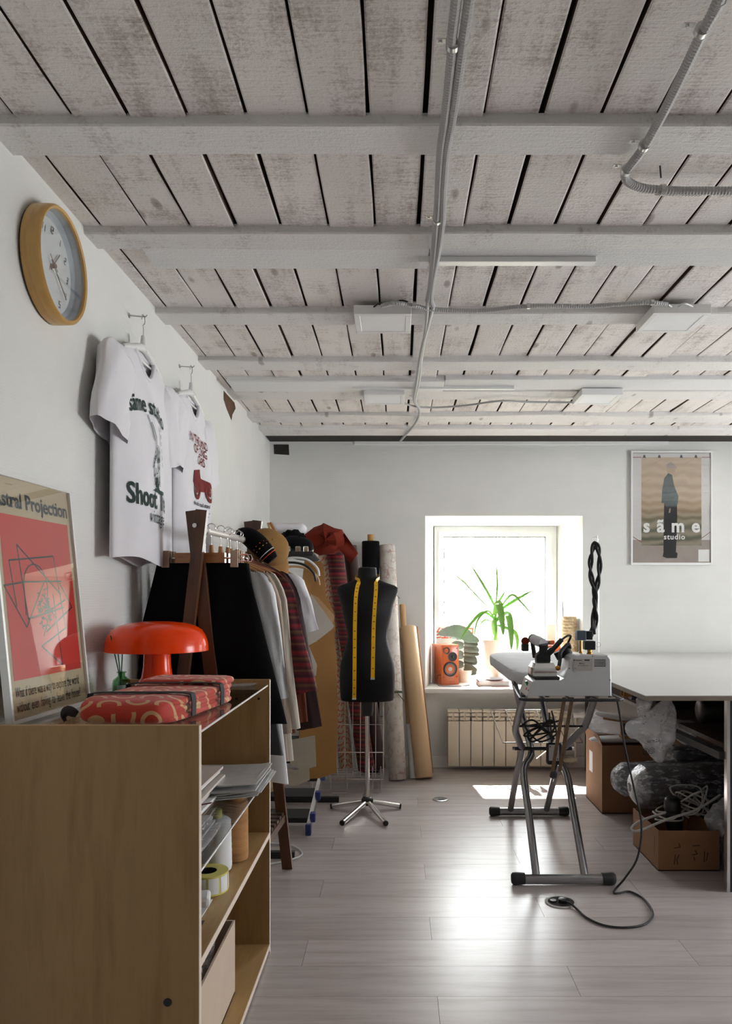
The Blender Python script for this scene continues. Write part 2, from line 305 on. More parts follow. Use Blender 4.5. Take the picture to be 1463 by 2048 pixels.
    def build(s, name, mat, parent=None, smooth=None, at=None):
        o0 = ORIG.get(parent.name, Vector()) if parent else Vector(at if at is not None else (0, 0, 0))
        me = bpy.data.meshes.new(name); me.from_pydata([p-o0 for p in s.v], [], s.f); me.update()
        bm = bmesh.new(); bm.from_mesh(me); bmesh.ops.recalc_face_normals(bm, faces=bm.faces); bm.to_mesh(me); bm.free()
        if smooth is not None:
            for p in me.polygons: p.use_smooth = True
            try: me.set_sharp_from_angle(angle=math.radians(smooth))
            except Exception: pass
        me.materials.append(MATS[mat] if isinstance(mat, str) else mat)
        o = bpy.data.objects.new(name, me); COL.objects.link(o)
        if parent: o.parent = parent
        else: o.location = o0
        ORIG[o.name] = o0; return o
def thing(name, label, cat, loc=(0, 0, 0), group=None):
    o = bpy.data.objects.new(name, None); COL.objects.link(o); o.location = loc; o.empty_display_size = .05
    ORIG[o.name] = Vector(loc); return tag(o, label, cat, group)
def tag(o, label=None, cat=None, group=None, kind=None):
    for k, v in (('label', label), ('category', cat), ('group', group), ('kind', kind)):
        if v: o[k] = v
    return o
def struct(o): o['kind'] = 'structure'; return o
def catmull(pts, n=8, closed=False):
    P = [Vector(p) for p in pts]; out = []; m = len(P)
    for i in range(m if closed else m-1):
        if closed: a, b, c, d = P[i-1], P[i], P[(i+1) % m], P[(i+2) % m]
        else: a, b, c, d = P[max(i-1, 0)], P[i], P[i+1], P[min(i+2, m-1)]
        for k in range(n):
            t = k/n; out.append(.5*((2*b)+(c-a)*t+(2*a-5*b+4*c-d)*t*t+(3*b-a-3*c+d)*t**3))
    if not closed: out.append(P[-1])
    return out
def resample(pts, step):
    out = [pts[0]]; acc = 0
    for a, b in zip(pts, pts[1:]):
        L = (b-a).length; d = step-acc
        while d <= L: out.append(a.lerp(b, d/L)); d += step
        acc = L-(d-step)
    return out
def ribbed(pts, r, pitch=.0085):
    P = resample(catmull(pts, 14), pitch/2); mb = MB()
    return mb.tube(P, [r if k % 2 else r*.84 for k in range(len(P))], 9)
def text2d(s, size=1.0, align='CENTER', bold=0.0, shear=0.0, spacing=1.0, sx=1.0):
    cu = bpy.data.curves.new('t', 'FONT'); cu.body = s; cu.size = size; cu.align_x = align; cu.offset = bold; cu.shear = shear
    cu.space_character = spacing; cu.resolution_u = 3; cu.fill_mode = 'FRONT' if hasattr(cu, 'fill_mode') else cu.fill_mode
    o = bpy.data.objects.new('t', cu); COL.objects.link(o); bpy.context.view_layer.update()
    me = o.evaluated_get(bpy.context.evaluated_depsgraph_get()).to_mesh()
    vs = [(v.co.x*sx, v.co.y) for v in me.vertices]; fs = [tuple(p.vertices) for p in me.polygons]
    o.evaluated_get(bpy.context.evaluated_depsgraph_get()).to_mesh_clear()
    bpy.data.objects.remove(o); bpy.data.curves.remove(cu); return vs, fs
def subdivide2d(vs, fs, maxlen):
    bm = bmesh.new(); L = [bm.verts.new((x, y, 0)) for x, y in vs]
    for f in fs:
        try: bm.faces.new([L[i] for i in f])
        except ValueError: pass
    bmesh.ops.triangulate(bm, faces=bm.faces)
    for _ in range(3):
        es = [e for e in bm.edges if e.calc_length() > maxlen]
        if not es: break
        bmesh.ops.subdivide_edges(bm, edges=es, cuts=1)
    bm.verts.index_update(); r = [(v.co.x, v.co.y) for v in bm.verts], [[v.index for v in f.verts] for f in bm.faces]; bm.free(); return r
def copies(o, parent=None):
    c = o.copy(); COL.objects.link(c); c.parent = parent
    for ch in list(o.children): copies(ch, c)
    return c
def ngon(poly2, fn, off):      # flat filled polygon mapped through fn(u, v, off)
    return MB().add([fn(u, v, off) for u, v in poly2], [tuple(range(len(poly2)))])
def strokes2(lines, w):        # thick polylines as quads in 2D
    vs, fs = [], []
    for pl in lines:
        for (x0, y0), (x1, y1) in zip(pl, pl[1:]):
            d = Vector((x1-x0, y1-y0)); L = d.length or 1e-6; p = Vector((-d.y, d.x))/L*w/2; e = d/L*w*.3; n = len(vs)
            vs += [(x0+p.x-e.x, y0+p.y-e.y), (x1+p.x+e.x, y1+p.y+e.y), (x1-p.x+e.x, y1-p.y+e.y), (x0-p.x-e.x, y0-p.y-e.y)]; fs.append((n, n+1, n+2, n+3))
    return vs, fs
# unit cube shared by planks
_u = MB().box((-.5, -.5, -.5), (.5, .5, .5))
def unit_mesh(mat):
    me = bpy.data.meshes.new('plank'); me.from_pydata(_u.v, [], _u.f); me.update(); me.materials.append(MATS[mat]); return me
# ================================================================ THE ROOM
XR, YN, YB, HC = 4.0, -2.4, 5.40, 2.33      # right wall, rear wall, back wall, ceiling boards (underside at HC-.02)
def XW(y): return -.945+(y-1.88)*.0145      # the left wall is not quite square to the room
HB = 2.285                                   # underside of the cross battens
# floor
fl = struct(MB().box((-1.1, YN-.1, -.12), (XR+.1, YB+.05, -.012)).build('floor', 'concrete'))
pm = unit_mesh('laminate'); PL, PW = 1.29, .19; row = 0; y = 2.307-PW*26
while y < YB:
    y0, y1 = max(y, YN), min(y+PW, YB)
    if y1-y0 > .02:
        x = -1.6+(row*.43) % PL-PL
        while x < XR:
            x0, x1 = max(x, XW((y0+y1)/2)), min(x+PL, XR)
            if x1-x0 > .03:
                o = bpy.data.objects.new('plank', pm); COL.objects.link(o); o.parent = fl
                o.location = ((x0+x1)/2, (y0+y1)/2, -.006); o.scale = (x1-x0-.0012, y1-y0-.0012, .012)
            x += PL
    y += PW; row += 1
# walls --------------------------------------------------------
def wall(name, T, u0, u1, v0, v1, thick, openings, mat='wall_paint'):
    """T(u, v, depth) -> world; openings: (front rect, back rect) with splayed reveals."""
    mb = MB(); us = sorted({u0, u1}|{k for o in openings for k in (o[0][0], o[0][1])}); vz = sorted({v0, v1}|{k for o in openings for k in (o[0][2], o[0][3])})
    def inside(u, v, o): return o[0] < u < o[1] and o[2] < v < o[3]
    for a, b in zip(us, us[1:]):
        for c, d in zip(vz, vz[1:]):
            if any(inside((a+b)/2, (c+d)/2, o[0]) for o in openings): continue
            mb.add([T(a, c, 0), T(b, c, 0), T(b, d, 0), T(a, d, 0)], [(0, 1, 2, 3)])
    ub = sorted({u0, u1}|{k for o in openings for k in (o[1][0], o[1][1])}); vb = sorted({v0, v1}|{k for o in openings for k in (o[1][2], o[1][3])})
    for a, b in zip(ub, ub[1:]):
        for c, d in zip(vb, vb[1:]):
            if any(inside((a+b)/2, (c+d)/2, o[1]) for o in openings): continue
            mb.add([T(a, c, thick), T(b, c, thick), T(b, d, thick), T(a, d, thick)], [(3, 2, 1, 0)])
    for (f, k) in openings:
        F = [(f[0], f[2]), (f[1], f[2]), (f[1], f[3]), (f[0], f[3])]; K = [(k[0], k[2]), (k[1], k[2]), (k[1], k[3]), (k[0], k[3])]
        for i in range(4):
            j = (i+1) % 4; mb.add([T(*F[i], 0), T(*F[j], 0), T(*K[j], thick), T(*K[i], thick)], [(0, 1, 2, 3)])
    for (a, b) in (((u0, v0), (u1, v0)), ((u1, v0), (u1, v1)), ((u1, v1), (u0, v1)), ((u0, v1), (u0, v0))):
        mb.add([T(*a, 0), T(*b, 0), T(*b, thick), T(*a, thick)], [(0, 1, 2, 3)])
    me = mb.build(name, mat); return struct(me)
Y2 = 6.0; WD = Y2-YB
def TB(u, v, d): return Vector((u, YB+d, v))
op1 = ((.196, 1.30, .52, 1.762), (.288, 1.223, .52, 1.734))
op2 = ((2.75, 3.85, .52, 1.762), (2.83, 3.77, .52, 1.734))  # second opening out of view, added to bring light from the right
WTOP = 2.292
wb = wall('wall_back', TB, -1.3, XR+.3, 0, WTOP, WD, [op1, op2])
def TL(u, v, d): return Vector((XW(u)-d, u, v))
wl = wall('wall_left', TL, YN-.2, YB+.02, 0, HC+.06, .25, [])
def TRt(u, v, d): return Vector((XR+d, u, v))
opr = [((1.9, 3.65, .7, 1.95), (1.95, 3.6, .7, 1.93))]  # unseen opening, added and sized to brighten the left wall and ceiling
wr = wall('wall_right', TRt, YN-.2, YB+.02, 0, HC+.06, .3, opr)
def TN(u, v, d): return Vector((u, YN-d, v))
wn = wall('wall_rear', TN, -1.3, XR+.3, 0, HC+.06, .3, [])
portal('portal_back', (.755, Y2+.02, 1.13), (-PI/2, 0, 0), .92, 1.16)
portal('portal_unseen_back', (3.3, Y2+.02, 1.13), (-PI/2, 0, 0), .92, 1.16)
portal('portal_unseen_right', (XR+.32, 2.775, 1.315), (0, PI/2, 0), 1.23, 1.65)
# windows: only the first is in view, the others are added for light
def window(name, T, r, gl, thick=.07, handle=True):
    """r: outer rect u0,u1,v0,v1; gl: glass rect; T maps (u, v, depth towards outside)."""
    def fr(a, b, d0, d1):
        mb = MB()
        for q in ((a[0], b[0], a[2], a[3]), (b[1], a[1], a[2], a[3]), (b[0], b[1], a[2], b[2]), (b[0], b[1], b[3], a[3])):
            mb.hexa([T(q[0], q[2], d0), T(q[1], q[2], d0), T(q[1], q[2], d1), T(q[0], q[2], d1), T(q[0], q[3], d0), T(q[1], q[3], d0), T(q[1], q[3], d1), T(q[0], q[3], d1)])
        return mb
    mid = [r[0]+(gl[0]-r[0])*.45, r[1]-(r[1]-gl[1])*.45, r[2]+(gl[2]-r[2])*.45, r[3]-(r[3]-gl[3])*.45]
    w = struct(fr(r, mid, 0, thick).build(name, 'white_pvc'))
    fr(mid, gl, -.012, thick-.02).build('sash', 'white_pvc', w)
    g2 = (gl[0]+.004, gl[1]-.004, gl[2]+.004, gl[3]-.004); fr(gl, g2, -.004, thick-.03).build('gasket', 'black_rubber', w)
    mb = MB(); mb.hexa([T(gl[0], gl[2], .02), T(gl[1], gl[2], .02), T(gl[1], gl[2], .026), T(gl[0], gl[2], .026), T(gl[0], gl[3], .02), T(gl[1], gl[3], .02), T(gl[1], gl[3], .026), T(gl[0], gl[3], .026)]).build('pane', 'window_glass', w)
    if handle:
        u = (mid[0]+gl[0])/2; v = (r[2]+r[3])/2; mb = MB()
        mb.hexa([T(u-.012, v-.035, -.022), T(u+.012, v-.035, -.022), T(u+.012, v-.035, -.012), T(u-.012, v-.035, -.012), T(u-.012, v+.035, -.022), T(u+.012, v+.035, -.022), T(u+.012, v+.035, -.012), T(u-.012, v+.035, -.012)])
        mb.hexa([T(u-.009, v-.11, -.05), T(u+.009, v-.11, -.05), T(u+.009, v-.11, -.036), T(u-.009, v-.11, -.036), T(u-.009, v+.01, -.05), T(u+.009, v+.01, -.05), T(u+.009, v+.01, -.036), T(u-.009, v+.01, -.036)])
        mb.cyl(T(u, v, -.04), T(u, v, -.015), .008); mb.build('handle', 'plastic_white', w)
    return w
w1 = window('window_1', lambda u, v, d: Vector((u, Y2-.07+d, v)), (.285, 1.226, .553, 1.735), (.358, 1.141, .64, 1.656))
sl = MB().prism([(.15, 5.35, .526), (1.345, 5.35, .526), (1.345, 5.41, .526), (1.30, 5.41, .526), (1.226, 5.93, .526), (.285, 5.93, .526), (.196, 5.41, .526), (.15, 5.41, .526)], (0, 0, .027)).build('window_sill', 'sill_white', w1)
w2 = window('window_2', lambda u, v, d: Vector((u, Y2-.07+d, v)), (2.82, 3.78, .553, 1.735), (2.89, 3.70, .64, 1.656))
MB().box((2.7, 5.35, .526), (3.9, 5.93, .553)).build('window_sill', 'sill_white', w2)
for k, (f, b) in enumerate(opr):
    window('window_%d' % (k+3), lambda u, v, d: Vector((XR+.22+d, u, v)), b, (b[0]+.08, b[1]-.08, b[2]+.08, b[3]-.08))  # added right-wall window, never in view, serves the room light
# baseboards
struct(MB().box((-.88, YB-.014, 0), (XR, YB, .075)).build('baseboard_back', 'sill_white'))
mb = MB(); mb.hexa([(XW(YN), YN, 0), (XW(YN)+.012, YN, 0), (XW(5.38)+.012, 5.38, 0), (XW(5.38), 5.38, 0), (XW(YN), YN, .06), (XW(YN)+.012, YN, .06), (XW(5.38)+.012, 5.38, .06), (XW(5.38), 5.38, .06)])
struct(mb.build('baseboard_left', 'sill_white'))
# faint panel joint + top trim on the back wall
struct(MB().box((-.3, YB-.006, 2.262), (1.9, YB+.0, 2.288)).build('trim_1', 'plaster_white'))
# ceiling ------------------------------------------------------
ce = struct(MB().box((-1.3, YN-.3, HC+.012), (XR+.4, Y2, HC+.15)).build('ceiling', 'dark_void'))
gaps = [-.885, -.749, -.62, -.482, -.346, -.207, -.069, .064, .199, .333, .471, .602, .735]
while gaps[-1] < XR: gaps.append(gaps[-1]+.134+random.uniform(-.012, .012))
edges = [-1.05]+gaps; rng = random.Random(3)
for k in range(len(edges)-1):
    a, b = edges[k], edges[k+1]; ga, gb = rng.choice((.002, .003, .004, .0055)), rng.choice((.002, .003, .004, .0055))
    n = 60; sd = rng.random()*99; z0 = HC-.022+rng.uniform(-.004, .004); mb = MB(); vs = []
    for i in range(n+1):
        yy = YN+.0+(YB-.005-YN)*i/n; wob = lambda q: mnoise.noise(Vector((q, yy*3.3, sd)))*.0035
        xa, xb = a+ga+wob(0), b-gb+wob(5); zz = z0+mnoise.noise(Vector((sd, yy*1.2, 3)))*.004
        vs += [(xa, yy, zz+.002), (xa+.004, yy, zz), (xb-.004, yy, zz), (xb, yy, zz+.002), (xb, yy, zz+.026), (xa, yy, zz+.026)]
    fs = [(i*6+j, i*6+(j+1) % 6, (i+1)*6+(j+1) % 6, (i+1)*6+j) for i in range(n) for j in range(6)]+[(0, 1, 2, 3, 4, 5), tuple(n*6+j for j in range(6))[::-1]]
    bo = mb.add(vs, fs).build('board', 'ceiling_wood', ce); bo.data.materials.append(MATS['raw_wood'])
    for p in bo.data.polygons: p.material_index = 1 if abs(p.normal.z) < .45 else 0      # sawn edges were never painted
def beam(y0, y1, zb, mat, x0=None, x1=XR, zt=HC-.016, amp=.004, seed=0):
    n = 50; vs = []; xs = x0 if x0 is not None else XW((y0+y1)/2)-.02
    for i in range(n+1):
        x = xs+(x1-xs)*i/n; w = lambda q: mnoise.noise(Vector((x*1.7+seed*7, q, seed)))*amp
        vs += [(x, y0+w(0), zt), (x, y0+w(1)*1.4, zb+.004+w(2)*.6), (x, y0+.004+w(1)*1.4, zb+w(2)*.6), (x, y1-.004+w(3)*1.5, zb+w(4)*.6), (x, y1+w(3)*1.5, zb+.004+w(4)*.6), (x, y1+w(5), zt)]
    fs = [(i*6+j, i*6+(j+1) % 6, (i+1)*6+(j+1) % 6, (i+1)*6+j) for i in range(n) for j in range(6)]+[(0, 1, 2, 3, 4, 5), tuple(n*6+j for j in range(6))[::-1]]
    MB().add(vs, fs).build('crossbeam', mat, ce)
beam(.62, .74, HB, 'beam_wood', seed=9)
beam(1.775, 1.897, HB, 'beam_wood', seed=1)
beam(2.305, 2.412, HB, 'beam_wood', seed=2, amp=.005)
beam(2.412, 2.566, HB+.004, 'smooth_beam', x0=-.80, x1=.10, seed=3, amp=.001); beam(2.412, 2.548, HB+.006, 'smooth_beam', x0=.103, x1=XR, seed=3, amp=.001)
beam(2.957, 3.085, HB, 'beam_wood', seed=4, amp=.004)
beam(3.565, 3.705, HB, 'beam_wood', seed=5, amp=.009)
beam(3.886, 4.085, HB-.002, 'smooth_beam', x0=-.86, x1=.24, seed=6, amp=.002); beam(3.876, 4.075, HB+.004, 'smooth_beam', x0=.243, seed=6, amp=.003)
beam(4.115, 4.29, HB+.008, 'beam_wood', seed=7, amp=.006)
beam(4.64, 4.82, HB, 'beam_wood', seed=10, amp=.009); beam(5.0, 5.2, HB-.003, 'beam_wood', seed=11, amp=.006)
beam(-.1, .02, HB, 'beam_wood', seed=12); beam(-.8, -.68, HB, 'beam_wood', seed=13); beam(-1.5, -1.38, HB, 'beam_wood', seed=14)
# break-outs where the wall meets the ceiling
mb = MB(); q = [(4.05, 2.235), (4.12, 2.20), (4.23, 2.165), (4.25, 2.20), (4.33, 2.255), (4.30, 2.28), (4.05, 2.28)]
struct(MB().prism([(XW(a)+.0015, a, b) for a, b in q], (-.0005, 0, 0)).build('trim_2', 'hole_brown'))
struct(MB().prism([W(547, 889, 5.397), W(577, 889, 5.397), W(578, 910, 5.397), W(548, 908, 5.397)], (0, .002, 0)).build('trim_3', 'dark_void'))
struct(MB().box((-.89, 5.20, 2.283), (XR, 5.399, 2.30)).build('gap_shade', 'dark_void'))  # near-black strip, colours in the shade of the gap before the wall
# outside: ground and the trees seen through the glass
g = MB().box((-30, 6.8, -1.3), (40, 60, -1.2)).build('ground', 'outdoor_ground'); struct(g)
def tree(x, y, h, r, seed, label):
    rg = random.Random(seed); t = thing('tree', label, 'tree', (x, y, -1.2), 'trees outside the window')
    MB().tube([(x, y, -1.2), (x+rg.uniform(-.1, .1), y, h*.5), (x+rg.uniform(-.2, .2), y, h)], [.12, .09, .03], 7).build('trunk', 'bark', t)
    mb = MB()
    for _ in range(900):
        a = rg.uniform(0, 2*PI); hh = rg.uniform(.12, 1); rr = r*(1-.6*abs(hh-.5))*math.sqrt(rg.random())
        p = Vector((x+rr*math.cos(a), y+rr*math.sin(a), -1.2+hh*(h+1.2))); u = Vector((rg.gauss(0, 1), rg.gauss(0, 1), rg.gauss(0, 1))).normalized(); v = u.orthogonal().normalized(); s_ = rg.uniform(.05, .12)
        mb.add([p-u*s_, p+v*s_*.5, p+u*s_, p-v*s_*.5], [(0, 1, 2, 3)])
    tag(mb.build('foliage', 'foliage', t), kind='stuff')
for k, (x, y, h, r, l) in enumerate(((1.6, 15, 7, 1.1, 'pale leafy tree outside at the far left of the window'), (2.6, 17, 8.5, 1.2, 'tall leafy tree outside, second from the left of the window'), (3.4, 14.5, 6.5, .9, 'leafy tree outside behind the plant leaves'), (5.2, 20, 4.6, 1.5, 'low bushy tree outside at the right of the window'))):
    tree(x, y, h, r, 40+k, l)
# ================================================================ CEILING FITTINGS
def ceil_pt(px, py, h=1.066): return W(px, py, F_PX*h/(VY-py))
def light_panel(x0, y0, label, w=.215):
    z1 = HB; z0 = z1-.034; t = thing('ceiling_light', label, 'ceiling light', (x0+w/2, y0+w/2, z1), 'square ceiling light panels')
    mb = MB(); m = .022
    for q in ((x0, x0+w, y0, y0+m), (x0, x0+w, y0+w-m, y0+w), (x0, x0+m, y0+m, y0+w-m), (x0+w-m, x0+w, y0+m, y0+w-m)): mb.box((q[0], q[2], z0), (q[1], q[3], z1), .002)
    mb.build('frame', 'plastic_white', t); MB().box((x0+m, y0+m, z0+.002), (x0+w-m, y0+w-m, z0+.006)).build('diffuser', 'white_pvc', t)
    MB().box((x0+m, y0+m, z1-.012), (x0+w-m, y0+w-m, z1)).build('back_plate', 'zinc', t); return t
light_panel(-.162, 2.87, 'square white ceiling light panel, nearer one beside the twin conduits')
light_panel(.952, 2.86, 'square white ceiling light panel, nearer one on the right by the loose cable end')
light_panel(-.176, 4.02, 'square white ceiling light panel, farther one left of the hanging cable')
light_panel(.963, 4.02, 'square white ceiling light panel, farther one on the right above the window')
def conduit(name, label, pts, r, rib=True, mat='grey_conduit', clips=()):
    t = thing(name, label, 'conduit' if rib else 'cable', pts[0])
    (ribbed(pts, r) if rib else MB().tube(catmull(pts, 10), r, 8)).build('tube', mat, t, 60 if not rib else None)
    for (p, d) in clips:
        p = Vector(p); d = Vector(d).normalized(); s = d.cross(Vector((0, 0, 1))).normalized(); mb = MB()
        ring = [p+(s*math.cos(a)+Vector((0, 0, 1))*math.sin(a))*(r*1.18) for a in [2*PI*k/16 for k in range(16)]]
        mb.tube([p-d*.006, p+d*.006], r*1.22, 14); mb.bar(p-s*(r*1.1)+Vector((0, 0, r*.8)), p-s*(r*3.0)+Vector((0, 0, r*.8)), .012, .002); mb.cyl(p-s*r*2.3+Vector((0, 0, r*.8)), p-s*r*2.3+Vector((0, 0, r*.35)), .0035)
        mb.build('clip', 'zinc', t, 40)
    return t
A = [(912, 0), (905, 90), (890, 230), (880, 310), (873, 430), (862, 560), (855, 602)]
B = [(938, 0), (925, 90), (905, 230), (891, 310), (885, 400), (884, 440), (876, 500), (863, 570), (861, 600), (866, 612)]
ex = lambda L: [Vector((ceil_pt(*L[0]).x*1.0+.03, .1, ceil_pt(*L[0]).z))]+[ceil_pt(*p) for p in L]
pA, pB = ex(A), ex(B)
conduit('corrugated_conduit', 'grey corrugated conduit running along the ceiling, left one of the pair', pA, .0105, clips=[(ceil_pt(905, 90), pA[2]-pA[1]), (ceil_pt(874, 440), pA[5]-pA[4])])
conduit('corrugated_conduit', 'grey corrugated conduit running along the ceiling, right one of the pair', pB, .0105)
C_ = [(1452, -30), (1440, 0), (1402, 70), (1334, 210), (1290, 290), (1262, 328), (1249, 348), (1256, 364), (1284, 376), (1325, 380), (1400, 384), (1463, 382)]
pC = [ceil_pt(px, py, 1.067) for px, py in C_]; pC = [pC[0]+(pC[0]-pC[2])*6]+pC+[Vector((3.3, 2.05, CAMZ+1.067))]
conduit('corrugated_conduit', 'thick grey corrugated conduit bending right near the top right corner', pC, .0115, clips=[(ceil_pt(1402, 60, 1.067), pC[3]-pC[2]), (ceil_pt(1288, 290, 1.067), pC[5]-pC[4]), (ceil_pt(1252, 340, 1.067), pC[6]-pC[5]), (ceil_pt(1324, 380, 1.067), (1, 0, 0))])
D_ = [(762, 612), (790, 606), (830, 612), (870, 619), (960, 621), (1060, 612), (1180, 612), (1290, 605), (1335, 609)]
pD = [ceil_pt(px, py, 1.067) for px, py in D_]
conduit('corrugated_conduit', 'corrugated conduit strung between the two nearer light panels', pD, .0085, clips=[(ceil_pt(828, 608, 1.067), (1, 0, 0)), (ceil_pt(1056, 612, 1.067), (1, 0, 0)), (ceil_pt(1303, 605, 1.067), (1, 0, 0))])
E_ = [(1335, 609), (1350, 616), (1368, 607), (1390, 617)]
conduit('loose_cable', 'thin white cable looping from conduit end to right light panel', [ceil_pt(px, py, 1.075) for px, py in E_], .0035, False, 'plastic_white')
E2 = [(747, 614), (760, 606), (775, 611), (800, 601), (815, 604)]
conduit('loose_cable', 'thin dark cable tail behind the left light panel', [ceil_pt(px, py, 1.078) for px, py in E2], .003, False, 'black_rubber')
G1 = [(855, 602), (853, 640), (848, 680), (842, 720), (838, 760), (830, 800), (834, 812)]
G2 = [(866, 612), (856, 650), (843, 700), (834, 760), (828, 800), (837, 815), (838, 830), (828, 850), (812, 868), (800, 882)]
conduit('ceiling_cable', 'white ceiling cable drooping past the beams, shorter strand', [ceil_pt(px, py, 1.068) for px, py in G1], .0075, False, 'grey_conduit')
conduit('ceiling_cable', 'white ceiling cable running down to the back wall top', [ceil_pt(px, py, 1.068) for px, py in G2], .008, False, 'grey_conduit')
H_ = [(806, 806), (830, 813), (870, 815), (930, 811), (1000, 802), (1060, 804), (1148, 805)]
conduit('ceiling_cable', 'thin pale cable strung between the two farther light panels', [ceil_pt(px, py, 1.070) for px, py in H_], .006, False, 'grey_conduit')
tag(MB().box((W(838, 522, 2.43).x, 2.47, HB-.012), (W(1192, 522, 2.47).x, 2.505, HB+.006), .002).build('cable_trunking', 'plastic_white'), 'slim white plastic trunking strip under the second beam', 'trunking')
tag(MB().box((W(704, 778, 4.0).x, 3.99, HB-.012), (W(1028, 778, 4.0).x, 4.015, HB+.004), .002).build('cable_trunking', 'plastic_white'), 'slim white plastic trunking strip beside the farther light panels', 'trunking')
tag(MB().tube([ceil_pt(1319, 331, 1.10), ceil_pt(1321, 356, 1.075)], .0022, 6).build('nail', 'dark_metal'), 'bent rusty nail sticking out of ceiling board', 'nail')
# ================================================================ LEFT WALL: clock, shirts, poster
def make_clock():
    cy, cz, R = 2.065, 2.085, .151; xw = XW(cy)+.002; ax = (1, 0, 0); D = .052
    t = thing('wall_clock', 'round wall clock with light wooden rim and white face', 'clock', (xw, cy, cz))
    MB().lathe([(R-.004, 0), (R, .004), (R, .03), (R-.001, D-.006), (R-.006, D), (R-.012, D-.003), (R-.0135, D-.01)], (xw, cy, cz), 72, ax, False).build('rim', 'clock_wood', t, 40)
    MB().lathe([(R-.0135, D-.009), (R-.0135, D-.03), (R-.030, .012)], (xw, cy, cz), 72, ax, False).build('inner_ring', 'face_grey', t, 50)
    MB().lathe([(R-.028, .006), (R-.028, .013)], (xw, cy, cz), 72, ax).build('face', 'clock_face', t, 40)
    MB().lathe([(R-.004, -.002), (R-.004, .003)], (xw, cy, cz), 60, ax).build('back_plate', 'black_plastic', t)
    MB().lathe([(R-.0135, D-.011), (R-.0135, D-.009)], (xw, cy, cz), 72, ax).build('glass', 'clock_glass', t)
    xs = xw+.0138
    segs = {'0': 'abcdef', '1': 'bc', '2': 'abged', '3': 'abgcd', '4': 'fgbc', '5': 'afgcd', '6': 'afgedc', '7': 'abc', '8': 'abcdefg', '9': 'abfgcd'}
    L = {'a': ((0, 2), (1, 2)), 'b': ((1, 2), (1, 1)), 'c': ((1, 1), (1, 0)), 'd': ((0, 0), (1, 0)), 'e': ((0, 1), (0, 0)), 'f': ((0, 2), (0, 1)), 'g': ((0, 1), (1, 1))}
    for h in range(1, 13):
        a = PI/2-2*PI*h/12; ccy, ccz = cy+math.cos(a)*.098, cz+math.sin(a)*.098; lines = []; st = str(h); s_ = .0085
        for q, d in enumerate(st):
            ox = (q-(len(st)-1)/2)*.014-s_/2
            for g_ in segs[d]: lines.append([(ox+x*s_+(y-1)*s_*.25, (y-1)*s_*1.05) for x, y in L[g_]])
        vs, fs = strokes2(lines, .0023); MB().add([(xs+.0004, ccy+x, ccz+y) for x, y in vs], fs).build('numeral', 'ink_black_soft', t)
    for k, (ang, ln, w, m) in enumerate(((PI/2-2*PI*(1.36)/12, .062, .0032, 'rosegold'), (PI/2-2*PI*21.5/60, .098, .0028, 'rosegold'), (PI/2+2*PI*9.2/60, .035, .002, 'rosegold'))):
        d = Vector((0, math.cos(ang), math.sin(ang))); c = Vector((xs+.004+.003*k, cy, cz))
        MB().bar(c-d*.018, c+d*ln, w, .0012, (1, 0, 0)).build(('hour_hand', 'minute_hand', 'second_hand')[k], m, t)
    MB().lathe([(.006, 0), (.006, .012), (.003, .014)], (xs, cy, cz), 16, ax).build('hub', 'rosegold', t, 40)
make_clock()
